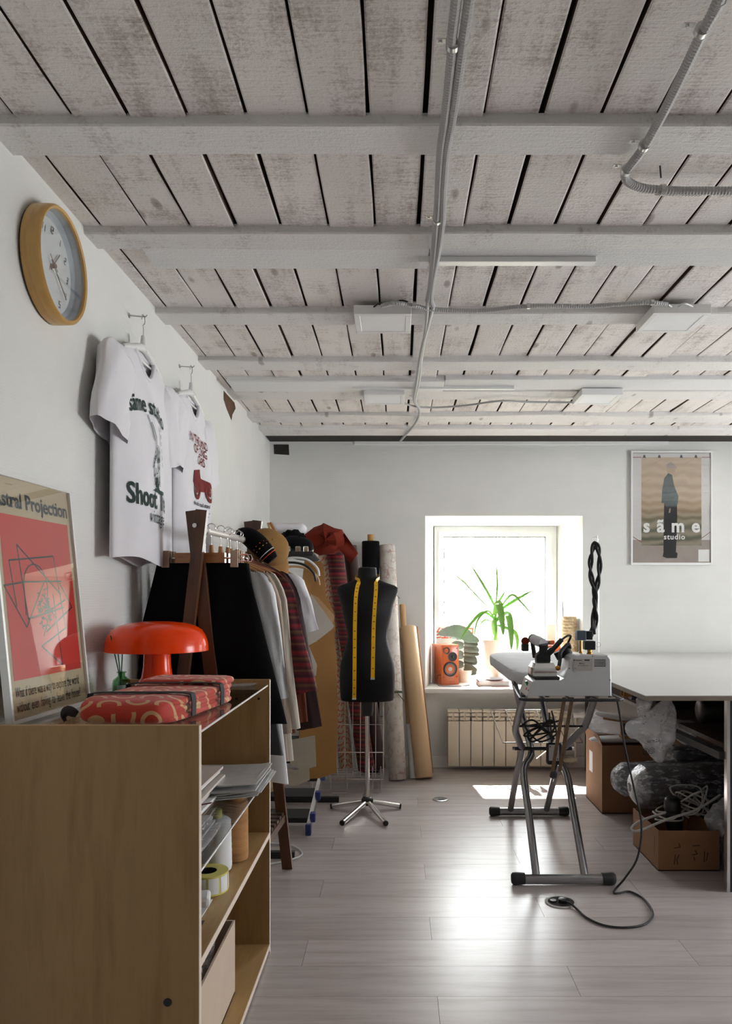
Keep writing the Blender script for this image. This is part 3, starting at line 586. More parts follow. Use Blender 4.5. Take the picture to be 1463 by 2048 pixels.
# garments -----------------------------------------------------
def off_wall(p):      # cloth presses against the wall instead of passing through it
    m = XW(p.y)+.010; return p if p.x > m else Vector((m+.004*mnoise.noise(p*30), p.y, p.z))
class Cut:      # a garment's cut: half widths down its length
    def __init__(s, o, U, Nn, hw, hem, length, neck=.085, drop=.055, th=.05, dip=.06, amp=.012, k=26, seed=0, flare=None):
        s.o = Vector(o); s.U = Vector(U).normalized(); s.N = Vector(Nn).normalized(); s.hw = hw; s.hem = hem; s.L = length; s.neck = neck
        s.drop = drop; s.th = th; s.dip = dip; s.amp = amp; s.k = k; s.seed = seed
    def w(s, d):
        if d < s.drop: t = d/s.drop; return s.neck+(s.hw-s.neck)*t**.75
        t = (d-s.drop)/(s.L-s.drop); return s.hw+(s.hem-s.hw)*t
    def fold(s, u, d):
        t = min(1, d/s.L); n = mnoise.noise(Vector((u*5+s.seed, d*1.5, s.seed*3.1)))
        return s.amp*(.25+t)*(math.sin(u*s.k+s.seed+3*n+d*2)+.7*n)
    def thick(s, d): return s.th*(.35+.65*min(1, d/.25))
    def front(s, u, d):
        w = s.w(d); q = max(0, 1-(u/w)**2); return s.thick(d)*q**.5+s.fold(u, d)*q
    def pt(s, u, d, off=0): return s.o+s.U*u+Vector((0, 0, -d))+s.N*(s.front(u, d)+off)
    def body(s, nr=26, na=40):
        def fn(a, r):
            d = s.L*r**1.15; w = s.w(d); ang = a*2*PI; u = w*math.cos(ang); sn = math.sin(ang)
            if sn >= 0: dep = s.front(u, d); dd = d+s.dip*max(0, 1-(u/s.neck)**2)*max(0, 1-d/.14)
            else: dep = -s.thick(d)*abs(sn)*.7+s.fold(u, d)*(1-u*u/w/w)*.6; dd = d
            dd += .012*math.sin(u*14+s.seed)*r
            return off_wall(s.o+s.U*u+Vector((0, 0, -dd))+s.N*dep)
        return MB().grid(fn, na, nr, True)
    def sleeve(s, side, ln, ang, r0=.095, r1=.085, flat=.4, bend=0):
        p0 = s.o+s.U*side*(s.hw-r0*.62)+Vector((0, 0, -s.drop*.62)); pts = []
        for k in range(13):
            t = (k/12)**1.5; a = ang-bend*t; pts.append((t, a))
        mb = MB(); rows = []; p = p0.copy(); n = 18
        for k, (t, a) in enumerate(pts):
            d = s.U*side*math.sin(a)+Vector((0, 0, -math.cos(a))); q = s.U*side*math.cos(a)+Vector((0, 0, math.sin(a)))
            if k: p = p+d*ln*(t-pts[k-1][0])
            r = (r0+(r1-r0)*t)*min(1, .12+(t/.22)**.5)
            rows.append([p+q*r*math.cos(2*PI*i/n)*(1+.03*math.sin(9*t+s.seed))+s.N*(r*flat*math.sin(2*PI*i/n)+.006*math.sin(i*2.1+6*t+s.seed)) for i in range(n)])
        vs = [off_wall(v) for r in rows for v in r]; fs = [(k*n+i, k*n+(i+1) % n, (k+1)*n+(i+1) % n, (k+1)*n+i) for k in range(12) for i in range(n)]
        return mb.add(vs, fs)
    def collar(s, r=.006):
        pts = []
        for i in range(28):
            a = 2*PI*i/28; u = s.neck*.98*math.cos(a); sn = math.sin(a); dd = s.dip*max(0, 1-(u/s.neck)**2) if sn >= 0 else 0
            pts.append(s.o+s.U*u+Vector((0, 0, -dd+.002))+s.N*(s.thick(0)*sn))
        return MB().tube(pts, r, 7, closed=True)
def hanger(t_or_none, c, U, hookz, mat, half=.2, label='', group=None, name='clothes_hanger', drop=.06, hook_mat='chrome'):
    c = Vector(c); U = Vector(U).normalized(); t = thing(name, label, 'hanger', c, group); mb = MB()
    pts = catmull([c-U*half+Vector((0, 0, -drop)), c-U*half*.5+Vector((0, 0, -drop*.45)), c+Vector((0, 0, .0)), c+U*half*.5+Vector((0, 0, -drop*.45)), c+U*half+Vector((0, 0, -drop))], 8)
    mb.tube(pts, [.006+.008*math.sin(PI*k/(len(pts)-1)) for k in range(len(pts))], 8); mb.tube([c+Vector((0, 0, -.01)), c+Vector((0, 0, .045))], [.014, .008], 8)
    mb.tube([c-U*half*.93+Vector((0, 0, -drop*.95)), c+U*half*.93+Vector((0, 0, -drop*.95))], .004, 6); mb.build('bar', mat, t, 50)
    top = hookz-c.z; hk = [c+Vector((0, 0, .04)), c+Vector((0, 0, top-.05)), c-U*.004+Vector((0, 0, top-.035))]
    for k in range(10): a = -PI/4+PI*1.35*k/9; hk.append(c+U*.016*math.cos(a)+Vector((0, 0, top-.014+.016*math.sin(a))))
    MB().tube(hk, .0019, 6).build('hook', hook_mat, t, 60); return t
def tee(cy, label, hw, mat='shirt_white', off=.05, seed=0, hemw=None):
    xw = XW(cy); c = Cut((xw+off, cy, 2.035), (0.0145, 1, 0), (1, -.0145, 0), hw, hemw or hw*1.02, .72, neck=.10, drop=.075, th=.045, dip=.085, amp=.014, k=14, seed=seed)
    t = thing('t_shirt', label, 't-shirt', c.o)
    c.body(34, 56).build('body', mat, t, 180); c.collar(.008).build('collar', mat, t, 180)
    for sd in (-1, 1): c.sleeve(sd, .30, .40, .12, .115, .34, .14).build('sleeve', mat, t, 180)
    hanger(None, (xw+off, cy, 2.060), (0.0145, 1, 0), 2.176, 'plastic_white', .19, 'white plastic hanger holding '+label, None, drop=.05)
    p = thing('wall_hook', 'small metal pin in the wall above '+label.split(' printed')[0]+(' nearer the clock' if cy < 3 else ' nearer the corner'), 'hook', (xw, cy, 2.172))
    MB().tube([(xw, cy, 2.176), (xw+off+.008, cy, 2.172), (xw+off+.014, cy, 2.178)], .0022, 6).build('pin', 'zinc', p, 60); MB().lathe([(.009, 0), (.007, .004)], (xw, cy, 2.176), 14, (1, 0, 0)).build('plate', 'zinc', p, 40)
    return t, c
def prnt(t, c, vs, fs, u0, d0, mat, name='print', sc=1.0, off=.0035, arc=0):
    vs, fs = subdivide2d(vs, fs, .025)
    MB().add([c.pt(u0+x, d0-y+arc*x*x, off) for x, y in vs], fs).build(name, mat, t)
tA, cA = tee(2.68, 'white t-shirt printed with green lettering and a dancer sketch', .285, seed=1.3)
prnt(tA, cA, *text2d('sãme studio', .082, bold=.0012, sx=.8), -.06, .215, 'ink_green', arc=1.1)
prnt(tA, cA, *text2d('Shoot The', .095, bold=.002, sx=.9), -.055, .535, 'ink_green'); prnt(tA, cA, *text2d('vintage', .062, shear=.35, sx=.9), -.03, .585, 'ink_green')
rg = random.Random(5); ln = [[(-.03, .17), (.0, .10), (.005, .02)], [(.005, .02), (-.02, -.04), (-.015, -.1), (.0, -.17)], [(.02, .03), (.03, -.04), (.025, -.1), (.012, -.17)], [(-.03, -.18), (.06, -.19)], [(-.05, .2), (-.01, .08)], [(.0, -.1), (.02, -.14)], [(.01, .06), (.035, .03), (.03, -.02)]]
for k in range(26): y_ = rg.uniform(-.16, .05); x_ = rg.uniform(-.02, .03); ln.append([(x_, y_), (x_+rg.uniform(-.012, .012), y_-rg.uniform(.01, .035))])
ln = [[(x_, y_*.66) for x_, y_ in l_] for l_ in ln]
prnt(tA, cA, *strokes2(ln, .0036), -.03, .355, 'ink_green')
prnt(tA, cA, *strokes2([[(.01, -.095), (.02, -.12), (-.01, -.115)], [(.005, -.10), (.03, -.122)], [(.0, -.075), (.01, -.105)]], .010), -.03, .355, 'ink_green')
for k in range(6): prnt(tA, cA, [(-.004, -.008), (.004, -.008), (.005, .006), (-.002, .009)], [(0, 1, 2, 3)], .035+.004*k, .25+.024*k, 'ink_green')
tB, cB = tee(3.27, 'white t-shirt printed with dark lettering and a red vintage car', .26, seed=4.1)
for s_, d_, u_ in (('IN THE LAND', .20, -.01), ('OF LONG', .24, 0), ("CARS", .28, .01)): prnt(tB, cB, *text2d(s_, .052, bold=.0006, sx=.85), u_, d_, 'ink_red')
circ = lambda r, n=20: [(r*math.cos(2*PI*k/n), r*math.sin(2*PI*k/n)) for k in range(n)]
def ringmesh(r0, r1, n=24): return circ(r0, n)+circ(r1, n), [(k, (k+1) % n, n+(k+1) % n, n+k) for k in range(n)]
prnt(tB, cB, [(-.11, .03), (-.03, .045), (-.01, .01), (.08, .005), (.10, -.02), (.06, -.04), (-.03, -.05), (-.08, -.03), (-.12, -.02)], [tuple(range(9))], .02, .345, 'ink_red')
for u_ in (-.06, .075): prnt(tB, cB, *ringmesh(.028, .045), .02+u_, .385, 'ink_red', off=.005); prnt(tB, cB, *ringmesh(.004, .02, 10), .02+u_, .385, 'ink_red', off=.005)
prnt(tB, cB, *text2d('the old road stand', .024, bold=.0005), .0, .455, 'ink')
prnt(tB, cB, *text2d('made by hand since long ago', .013), .01, .48, 'ink'); prnt(tB, cB, *text2d('and driven by everyone', .013), .01, .497, 'ink')
# framed poster leaning on the shelf unit ------------------------------------
def leaning_poster():
    BL, BR = Vector((-.874, 1.742, .906)), Vector((-.852, 2.130, .906)); eu = (BR-BL).normalized(); wd_ = (BR-BL).length
    lean = Vector((0, 0, 1))*math.cos(.10)-eu.cross(Vector((0, 0, 1))).normalized()*math.sin(.10); ev = (lean-eu*lean.dot(eu)).normalized(); nn = eu.cross(ev).normalized(); H = .588
    if nn.x < 0: nn = -nn
    f = lambda u, v, o=0: BL+eu*u+ev*v+nn*o
    t = thing('framed_poster', 'red framed poster with black line drawing leaning against the left wall', 'poster', BL)
    mb = MB(); m = .008
    for (u0, u1, v0, v1) in ((0, m, 0, H), (wd_-m, wd_, 0, H), (m, wd_-m, 0, m), (m, wd_-m, H-m, H)):
        mb.hexa([f(u0, v0, -.012), f(u1, v0, -.012), f(u1, v0, .006), f(u0, v0, .006), f(u0, v1, -.012), f(u1, v1, -.012), f(u1, v1, .006), f(u0, v1, .006)])
    mb.build('frame', 'frame_silver', t)
    pr = MB().hexa([f(m, m, -.012), f(wd_-m, m, -.012), f(wd_-m, m, -.002), f(m, m, -.002), f(m, H-m, -.012), f(wd_-m, H-m, -.012), f(wd_-m, H-m, -.002), f(m, H-m, -.002)]).build('print', 'poster_tan', t)
    MB().add([f(.034, .098, -.0014), f(wd_-.024, .098, -.0014), f(wd_-.024, H-.098, -.0014), f(.034, H-.098, -.0014)], [(0, 1, 2, 3)]).build('red_panel', 'poster_red', pr)
    def tx(s, size, u, v, mat, **k): vs, fs = text2d(s, size, **k); MB().add([f(u+x, v+y, -.001) for x, y in vs], fs).build('lettering', mat, pr)
    tx('Astral Projection', .052, wd_-.018, H-.078, 'ink_grey', align='RIGHT', bold=.0012, sx=.98)
    tx('What if there was a way to explore the world', .035, .034, .058, 'ink', align='LEFT', sx=.475); tx('without  even  having  to  leave  the  house?', .035, .034, .024, 'ink', align='LEFT', sx=.50)
    L = [[(.10, .42), (.29, .30)], [(.06, .38), (.27, .40)], [(.06, .38), (.075, .27)], [(.27, .40), (.30, .21)], [(.10, .42), (.12, .24)], [(.03, .32), (.12, .33), (.30, .335)], [(.03, .32), (.11, .22), (.21, .33)],
         [(.29, .33), (.345, .265)], [(.345, .265), (.20, .205)], [(.20, .25), (.31, .285)], [(.30, .21), (.17, .17)], [(.17, .17), (.265, .115)], [(.265, .115), (.25, .30)], [(.25, .24), (.20, .30)], [(.12, .24), (.30, .265)]]
    vs, fs = strokes2(L, .0042); MB().add([f(u, v, -.0011) for u, v in vs], fs).build('line_drawing', 'ink', pr)
    arc = [(.17+.055*math.cos(a), .32+.055*math.sin(a)) for a in [PI*k/14 for k in range(15)]]+[(.112, .25)]
    r_ = random.Random(2); hatch = [arc, [(.225, .32), (.215, .24), (.185, .195)]]
    for k in range(70):
        a = r_.uniform(0, 2*PI); q = math.sqrt(r_.random()); x_, y_ = .20+.03*q*math.cos(a), .26+.055*q*math.sin(a); hatch.append([(x_, y_), (x_+r_.uniform(-.012, .012), y_+r_.uniform(-.008, .008))])
    vs, fs = strokes2(hatch, .0036); MB().add([f(u, v, -.0009) for u, v in vs], fs).build('ink_hatching', 'ink', pr)
    MB().hexa([f(m, m, .001), f(wd_-m, m, .001), f(wd_-m, m, .003), f(m, m, .003), f(m, H-m, .001), f(wd_-m, H-m, .001), f(wd_-m, H-m, .003), f(m, H-m, .003)]).build('glass', 'poster_glass', t)
leaning_poster()
# framed poster on the back wall ---------------------------------------------
def wall_poster():
    x0, x1, z0, z1, y = 1.632, 2.200, 1.417, 2.214, 5.398; w, h = x1-x0, z1-z0
    f = lambda u, v, o=0: Vector((x0+u*w, y-.014-o, z0+v*h))
    t = thing('framed_poster', 'framed fashion photo poster hanging on the back wall beside the window', 'poster', (x0, y, z0)); mb = MB(); m = .02
    for q in ((0, m, 0, 1), (1-m, 1, 0, 1), (m, 1-m, 0, m), (m, 1-m, 1-m*.8, 1)): a = f(q[0], q[2], .008); b = f(q[1], q[3], -.014); mb.box(a, b)
    mb.build('frame', 'plastic_white', t)
    pr = MB().box(f(m, m, 0), f(1-m, 1-m, -.01)).build('print', 'poster_wall', t)
    def poly(P, mat, o, name): MB().add([f(u, v, o) for u, v in P], [tuple(range(len(P)))]).build(name, mat, pr)
    poly([(m, m), (1-m, m), (1-m, .22), (m, .22)], 'poster_floor', .0004, 'floor_print')
    poly([(.13, .17), (.87, .17), (.865, .945), (.13, .945)], 'backdrop', .0008, 'backdrop_print')
    vs, fs = strokes2([[(m, .945), (.13, .945)], [(.87, .945), (1-m, .945)], [(m, .25), (.13, .20)], [(.87, .235), (1-m, .29)]], .005); MB().add([f(u, v, .001) for u, v in vs], fs).build('cord_print', 'ink_red', pr)
    for u in (.165, .35, .62, .80): poly([(u-.02, .94), (u+.02, .94), (u+.008, .965), (u-.008, .965)], 'ink_grey', .001, 'clip_print')
    poly([(.45, .80), (.50, .795), (.545, .81), (.555, .85), (.52, .875), (.46, .87), (.44, .84)], 'skin_print', .0012, 'head_print')
    poly([(.44, .845), (.57, .85), (.54, .88), (.49, .905), (.44, .885)], 'poster_floor', .0013, 'hat_print')
    poly([(.40, .12), (.555, .12), (.57, .42), (.565, .58), (.41, .58), (.405, .35)], 'ink', .0014, 'trousers_print')
    poly([(.375, .545), (.41, .54), (.43, .51), (.56, .51), (.575, .54), (.585, .60), (.53, .70), (.505, .79), (.46, .805), (.41, .76), (.385, .66)], 'jacket_green', .0016, 'jacket_print')
    poly([(.39, .075), (.44, .06), (.565, .06), (.575, .10), (.52, .14), (.41, .14)], 'ink', .0018, 'shoe_print')
    poly([(.465, .455), (.485, .46), (.49, .50), (.47, .49)], 'skin_print', .0018, 'hand_print')
    def tx(s, size, u, v, **k): vs, fs = text2d(s, size, **k); MB().add([f(u, v, .0022)+Vector((x, 0, yy)) for x, yy in vs], fs).build('lettering', 'paper_white', pr)
    tx('s ã m e', .128, .50, .29, bold=.004, spacing=1.12, sx=.95); tx('studio', .052, .535, .225, bold=.0012, spacing=1.15)
    poly([(.83, .03), (.965, .03), (.965, .135), (.83, .135)], 'paper_white', .0012, 'blank_label')
    MB().box(f(m, m, .0035), f(1-m, 1-m, .0055)).build('glass', 'window_glass', t)
def mk_backdrop():
    m, t, b = nodes('backdrop'); v = coords(t); sx = N(t, 'ShaderNodeSeparateXYZ'); t.links.new(v, sx.inputs[0])
    wv = N(t, 'ShaderNodeTexWave', bands_direction='Z'); wv.inputs['Scale'].default_value = 5; wv.inputs['Distortion'].default_value = 7; wv.inputs['Detail'].default_value = 2; t.links.new(v, wv.inputs[0])
    c = ramp(t, sx.outputs[2], [(.13, srgb(84, 88, 70)), (.30, srgb(98, 98, 80)), (.42, srgb(160, 136, 108)), (.8, srgb(188, 170, 150))])
    c = mixc(t, math_(t, 'MULTIPLY', wv.outputs[1], .35), c, srgb(208, 192, 170)); t.links.new(c, b.inputs['Base Color']); b.inputs['Roughness'].default_value = .8
mk_backdrop(); wall_poster()
# ================================================================ MAPLE SHELF UNIT and what stands on it
SX0, SX1, SY0, SY1, SZ = -.925, -.430, 1.668, 2.605, .918
def shelf_unit():
    t = thing('shelf_unit', 'light maple shelf unit with clear glass shelves along the left wall', 'shelf unit', (SX0, SY0, 0))
    for (y0, y1) in ((SY0, SY0+.018), (SY1-.018, SY1)):
        s = MB().box((SX0, y0, .0), (SX1, y1, SZ)).build('side_panel', 'maple', t)
        MB().box((SX1, y0, .0), (SX1+.0015, y1, SZ)).build('edge_strip', 'edge_strip', s); MB().box((SX0, y0, SZ), (SX1, y1, SZ+.0012)).build('top_edge', 'maple_flat', s)
        if y0 > 2:
            for x in (-.54, -.465): MB().cyl((x, y0-.0015, .855), (x, y0+.001, .855), .0045, n=10).build('peg_hole', 'dark_void', s)
    MB().cyl((-.497, SY0-.002, .32), (-.497, SY0+.001, .32), .009, n=12).build('cam_screw', 'dark_metal', t)
    for z0 in (.388, .012):
        s = MB().box((SX0, SY0+.018, z0), (SX1, SY1-.018, z0+.018)).build('shelf_board', 'maple_flat', t); MB().box((SX1, SY0+.018, z0), (SX1+.0015, SY1-.018, z0+.018)).build('edge_strip', 'edge_strip', s)
    for z0 in (.897, .588): s = MB().box((SX0+.003, SY0+.02, z0), (SX1-.006, SY1-.02, z0+.005)).build('glass_shelf', 'shelf_glass', t); MB().box((SX1-.006, SY0+.02, z0), (SX1-.004, SY1-.02, z0+.005)).build('edge_strip', 'frame_silver', s)
    MB().box((SX0, SY0+.018, .03), (SX0+.006, SY1-.018, .87)).build('back_panel', 'maple', t)
    MB().box((SX0, SY0+.018, .0), (SX1-.03, SY0+.03, .012)).build('plinth', 'maple_flat', t)
shelf_unit(); GZ = .9025
def lamp():
    c = Vector((-.762, 2.445, GZ)); t = thing('mushroom_lamp', 'glossy orange mushroom table lamp on the shelf unit', 'lamp', c); R = .159
    prof = [(.001, .217), (.05, .216), (.09, .211), (.118, .203), (.138, .19), (.150, .172), (.157, .15), (R, .132), (R, .124), (R-.003, .124), (R-.004, .135), (.15, .16), (.13, .185), (.10, .2), (.001, .208)]
    MB().lathe(prof, c, 64).build('lamp_shade', 'lamp_orange', t, 60)
    MB().lathe([(.075, 0), (.076, .004), (.07, .012), (.058, .022), (.048, .04), (.043, .07), (.041, .11), (.043, .135), (.05, .155), (.001, .158)], c, 48).build('base', 'lamp_orange', t, 60)
    MB().lathe([(.001, .158), (.02, .16), (.024, .175), (.018, .195), (.001, .2)], c+Vector((.0, 0, 0)), 20).build('bulb', 'plastic_white', t, 60)
    MB().tube(catmull([c+Vector((-.06, .06, .004)), c+Vector((-.1, .1, .003)), c+Vector((-.12, .14, .003))], 6), .0025, 6).build('cord', 'clear_film', t)
lamp()
def diffuser():
    c = Vector((-.842, 2.352, GZ)); t = thing('reed_diffuser', 'small green glass reed diffuser bottle beside the orange lamp', 'diffuser', c)
    MB().lathe([(.001, 0), (.025, 0), (.0265, .004), (.027, .03), (.024, .042), (.014, .05), (.0105, .054), (.0105, .062), (.014, .063), (.014, .067), (.009, .067), (.009, .052), (.022, .038), (.0245, .01), (.001, .006)], c, 32).build('bottle', 'green_glass', t, 40)
    MB().lathe([(.001, .007), (.0238, .007), (.024, .024), (.001, .025)], c, 24).build('liquid', 'green_glass', t, 40)
    MB().grid(lambda u, v: c+Vector((.0275*math.cos(-1.7+u*1.3), .0275*math.sin(-1.7+u*1.3), .008+.02*v)), 10, 1).build('label_sticker', 'leaf_grey', t)
    for a, b in (((.006, -.004), (-.026, -.02)), ((-.004, .004), (.002, .01)), ((.002, 0), (-.012, -.012))):
        MB().tube([c+Vector((a[0], a[1], .01)), c+Vector((b[0], b[1], .178))], .0018, 6).build('reed', 'reed_green', t)
diffuser()
tag(MB().box((-.80, 2.18, GZ), (-.72, 2.23, GZ+.006), .001).build('white_card', 'paper_white'), 'small white card lying between poster frame and red bag', 'card')
def folded_bag():
    c = Vector((-.605, 1.985, GZ)); t = thing('folded_bag', 'folded red bag with cream squiggle print and black straps', 'bag', c)
    Rz = Matrix.Translation(c) @ Matrix.Rotation(math.radians(-8), 4, 'Z'); hx, hy = .118, .236
    def layer(z0, z1, sx, sy, seed, oy=0.0):
        mb = MB()
        def fn(a, b):
            ang = a*2*PI; ph = -PI/2+b*PI; sg = lambda q, p: math.copysign(abs(q)**p, q)
            x = sx*sg(math.cos(ang), .28)*sg(math.cos(ph), .22); y = sy*sg(math.sin(ang), .28)*sg(math.cos(ph), .22)+oy; z = (z0+z1)/2+(z1-z0)/2*sg(math.sin(ph), .6)
            z += .0035*mnoise.noise(Vector((x*14, y*11, seed))) * (1 if z1 > .03 or b > .5 else 0); return Rz @ Vector((x, y, max(z, .0008)))
        return mb.grid(fn, 72, 20, True)
    layer(0, .059, hx*.955, hy*1.0, 1).build('outer_wrap', 'red_squiggle', t, 60); layer(.0, .021, hx, hy*.93, 1, .012).build('lower_fold', 'red_squiggle', t, 60); layer(.019, .038, hx*.985, hy*.92, 2, .012).build('middle_fold', 'red_squiggle', t, 60)
    layer(.037, .0585, hx*1.0, hy*.93, 3, .012).build('upper_fold', 'red_squiggle', t, 60); layer(.05, .072, hx*.97, .07, 4, .165).build('rolled_end', 'red_squiggle', t, 60)
    for y, dz in ((-.115, 0), (.075, .002)):
        pts = [(-hx-.004, .006), (-hx-.004, .05+dz), (-hx*.9, .0615+dz), (0, .0625+dz), (hx*.9, .0615+dz), (hx+.005, .05+dz), (hx+.006, .006)]
        P = catmull([Vector((x, y+.02*math.sin(x*9), z)) for x, z in pts], 5); mb = MB(); w = .0125
        vs = []
        for p in P: vs += [Rz @ (p+Vector((0, -w, 0))), Rz @ (p+Vector((0, w, 0))), Rz @ (p+Vector((p.x*.02, w, .002))), Rz @ (p+Vector((p.x*.02, -w, .002)))]
        n = len(P); mb.add(vs, [(k*4+i, k*4+(i+1) % 4, (k+1)*4+(i+1) % 4, (k+1)*4+i) for k in range(n-1) for i in range(4)]+[(0, 1, 2, 3), (n*4-4, n*4-3, n*4-2, n*4-1)]); mb.build('strap', 'strap_black', t, 50)
    P = [Rz @ Vector(p) for p in ((-.118, -.2, .02), (-.135, -.21, .03), (-.142, -.215, .018), (-.138, -.215, .006))]; MB().tube(catmull(P, 5), [.008+.004*math.sin(k/3) for k in range(16)], 8).build('handle_loop', 'strap_black', t, 60)
folded_bag()
tag(MB().sheet(lambda u, v: Vector((-.60+.13*u, 2.50+.07*v+.02*u, GZ+.0015+.004*u*u)), 6, 3, .001, (0, 0, 1)).build('clear_sleeve', 'clear_film'), 'clear plastic sleeve at the back corner of the shelf top', 'plastic sleeve')
# things inside the unit
def flat_pack(name, label, cat, x0, x1, y0, y1, z, n, mat, dz=.004, jit=.012, seed=0, curl=.0, part='sheet'):
    r = random.Random(seed); t = thing(name, label, cat, ((x0+x1)/2, (y0+y1)/2, z))
    for k in range(n):
        jx, jy, cu = r.uniform(-jit, jit), r.uniform(-jit, jit), r.uniform(.3, 1)*curl; zz = z+k*dz+.0005
        MB().sheet(lambda u, v: Vector((x0+jx+(x1-x0)*u, y0+jy+(y1-y0)*v, zz+cu*u*u*u+.0015*math.sin(5*v+k)*u)), 8, 5, dz*.55, (0, 0, 1)).build(part, mat if isinstance(mat, str) else mat[k % len(mat)], t, 50)
    return t
S2 = .5935
flat_pack('envelope_stack', 'stack of pale paper envelopes on the upper glass shelf', 'envelopes', -.84, -.535, 1.95, 2.36, S2, 7, ['paper_env', 'paper_white'], .013, .012, 3, part='envelope')
flat_pack('plastic_sleeves', 'fanned stack of frosted plastic sleeves curling over the glass shelf edge', 'plastic sleeves', -.70, -.415, 2.26, 2.54, S2, 9, 'frosted_film', .006, .016, 5, .02, 'sleeve')
flat_pack('zip_bags', 'clear zip bags with a red stripe on the upper glass shelf', 'zip bags', -.70, -.455, 1.74, 1.93, S2, 6, ['crinkle_film', 'clear_film'], .01, .015, 8, .014, 'bag')
tag(MB().sheet(lambda u, v: Vector((-.69+.22*u, 1.925+.012*v+.02*u, S2+.068+.014*u**3)), 8, 2, .001, (0, 0, 1)).build('red_zip_strip', 'ink_red'), 'thin red zip strip lying over the clear bags', 'zip strip')
S3 = .4065
def spool(c, r, h, mat, label, core='plastic_white', cone=.9, name='thread_cone', ridges=True):
    c = Vector(c); t = thing(name, label, 'thread cone', c); prof = [(.001, .006), (r*.96, .006), (r, .015)]
    for k in range(16): f_ = k/15; prof.append(((r*(1-(1-cone)*f_))*(1+(.012 if k % 2 and ridges else 0)), .015+(h-.035)*f_))
    prof += [(r*cone*.8, h-.012), (.001, h-.01)]; MB().lathe(prof, c, 32).build('thread', mat, t, 50)
    MB().lathe([(r*.62, 0), (r*.62, .007)], c, 24).build('core_base', core, t); MB().lathe([(.016, h-.012), (.0155, h+.012), (.01, h+.012), (.01, h-.012)], c, 20, cap=False).build('core', core, t, 40); return t
spool((-.522, 2.225, S3), .044, .165, 'cotton_white', 'white thread cone on the middle shelf beside the twine', 'yellow_label', .93)
spool((-.484, 2.315, S3), .036, .20, 'twine', 'brown hemp twine cone on the middle shelf', 'kraft', .97)
spool((-.64, 2.12, S3), .046, .15, 'dark_roll', 'black thread cone in the shadow of the middle shelf', 'plastic_white', .93)
def label_roll():
    c = Vector((-.513, 2.08, S3)); t = thing('label_roll', 'yellow roll of sticker labels lying on the middle shelf', 'label roll', c); n = 48
    MB().lathe([(.056, 0), (.056, .052), (.026, .052), (.026, 0), (.056, 0)], c, n, cap=False).build('paper', 'yellow_label', t, 30)
    MB().lathe([(.0262, .001), (.0262, .0515), (.024, .0515), (.024, .001)], c, n, cap=False).build('core', 'dark_void', t, 30)
    for k in range(4): a0 = -1.9+k*.62; MB().grid(lambda u, v: c+Vector((.0568*math.cos(a0+u*.5), .0568*math.sin(a0+u*.5), .005+.042*v)), 6, 1).build('sticker', 'paper_white', t)
label_roll()
tag(MB().box((-.62, 1.925, S3+.009), (-.475, 1.99, S3+.036), .008).xf(Matrix.Translation((-.5, 1.955, 0)) @ Matrix.Rotation(.2, 4, 'Z') @ Matrix.Translation((.5, -1.955, 0))).build('remote_case', 'plastic_white'), 'rounded white plastic case in front of the label roll', 'case')
flat_pack('paper_stack', 'white paper stack with printed sheet on the middle shelf', 'paper', -.80, -.482, 1.70, 2.005, S3, 2, 'paper_white', .0032, .002, 9)
tag(MB().sheet(lambda u, v: Vector((-.62+.155*u, 1.76+.10*v, S3+.0085)), 2, 2, .0012, (0, 0, 1)).build('photo_print', 'knit_dark'), 'small dark photo print on the paper stack', 'photo')
def carton(name, label, x0, x1, y0, y1, z0, z1, th=.006, mat='card_brown', group=None, flaps=True):
    t = thing(name, label, 'cardboard box', (x0, y0, z0), group); MB().box((x0, y0, z0), (x1, y1, z0+th)).build('bottom', mat, t)
    for q in ((x0, x0+th, y0, y1), (x1-th, x1, y0, y1), (x0+th, x1-th, y0, y0+th), (x0+th, x1-th, y1-th, y1)): MB().box((q[0], q[2], z0), (q[1], q[3], z1)).build('wall_panel', mat, t)
    return t
ct = carton('cardboard_tray', 'pale cardboard tray full of plastic bags on the bottom shelf', -.86, -.478, 1.70, 2.27, .031, .245, mat='card_pale')
def lump(c, r, mat, label, name, cat, seed, sq=(1, 1, 1), amp=.35, fr=2.2, n=28, smooth=60, parent=None, facet=False):
    c = Vector(c); mb = MB()
    def fn(a, b):
        ang = a*2*PI; ph = -PI/2+b*PI; d = Vector((math.cos(ang)*math.cos(ph), math.sin(ang)*math.cos(ph), math.sin(ph)))
        k = 1+amp*mnoise.noise(d*fr+Vector((seed, seed*2, 0)))+amp*.5*mnoise.noise(d*fr*2.7+Vector((0, seed, 5))); return c+Vector((d.x*r*sq[0], d.y*r*sq[1], d.z*r*sq[2]))*k
    mb.grid(fn, n, n//2, True); o = mb.build(name, mat, parent, smooth, at=c if parent is None else None)
    if parent is None: tag(o, label, cat)
    return o
lump((-.575, 2.05, .225), .125, 'crinkle_film', 'crumpled clear plastic bag in the bottom shelf tray', 'plastic_bag', 'plastic bag', 3, (.62, 1.2, .95), .4, 3)
lump((-.57, 1.82, .215), .095, 'crinkle_film', 'smaller clear plastic bag at the near end of the tray', 'plastic_bag', 'plastic bag', 8, (.8, .9, 1), .4, 3)
tag(MB().sheet(lambda u, v: Vector((-.70+.02*u, 1.78+.44*u, .04+.24*v)), 4, 4, .004, (1, -.1, 0)).build('cardboard_divider', 'kraft'), 'upright brown cardboard divider inside the pale tray', 'divider')
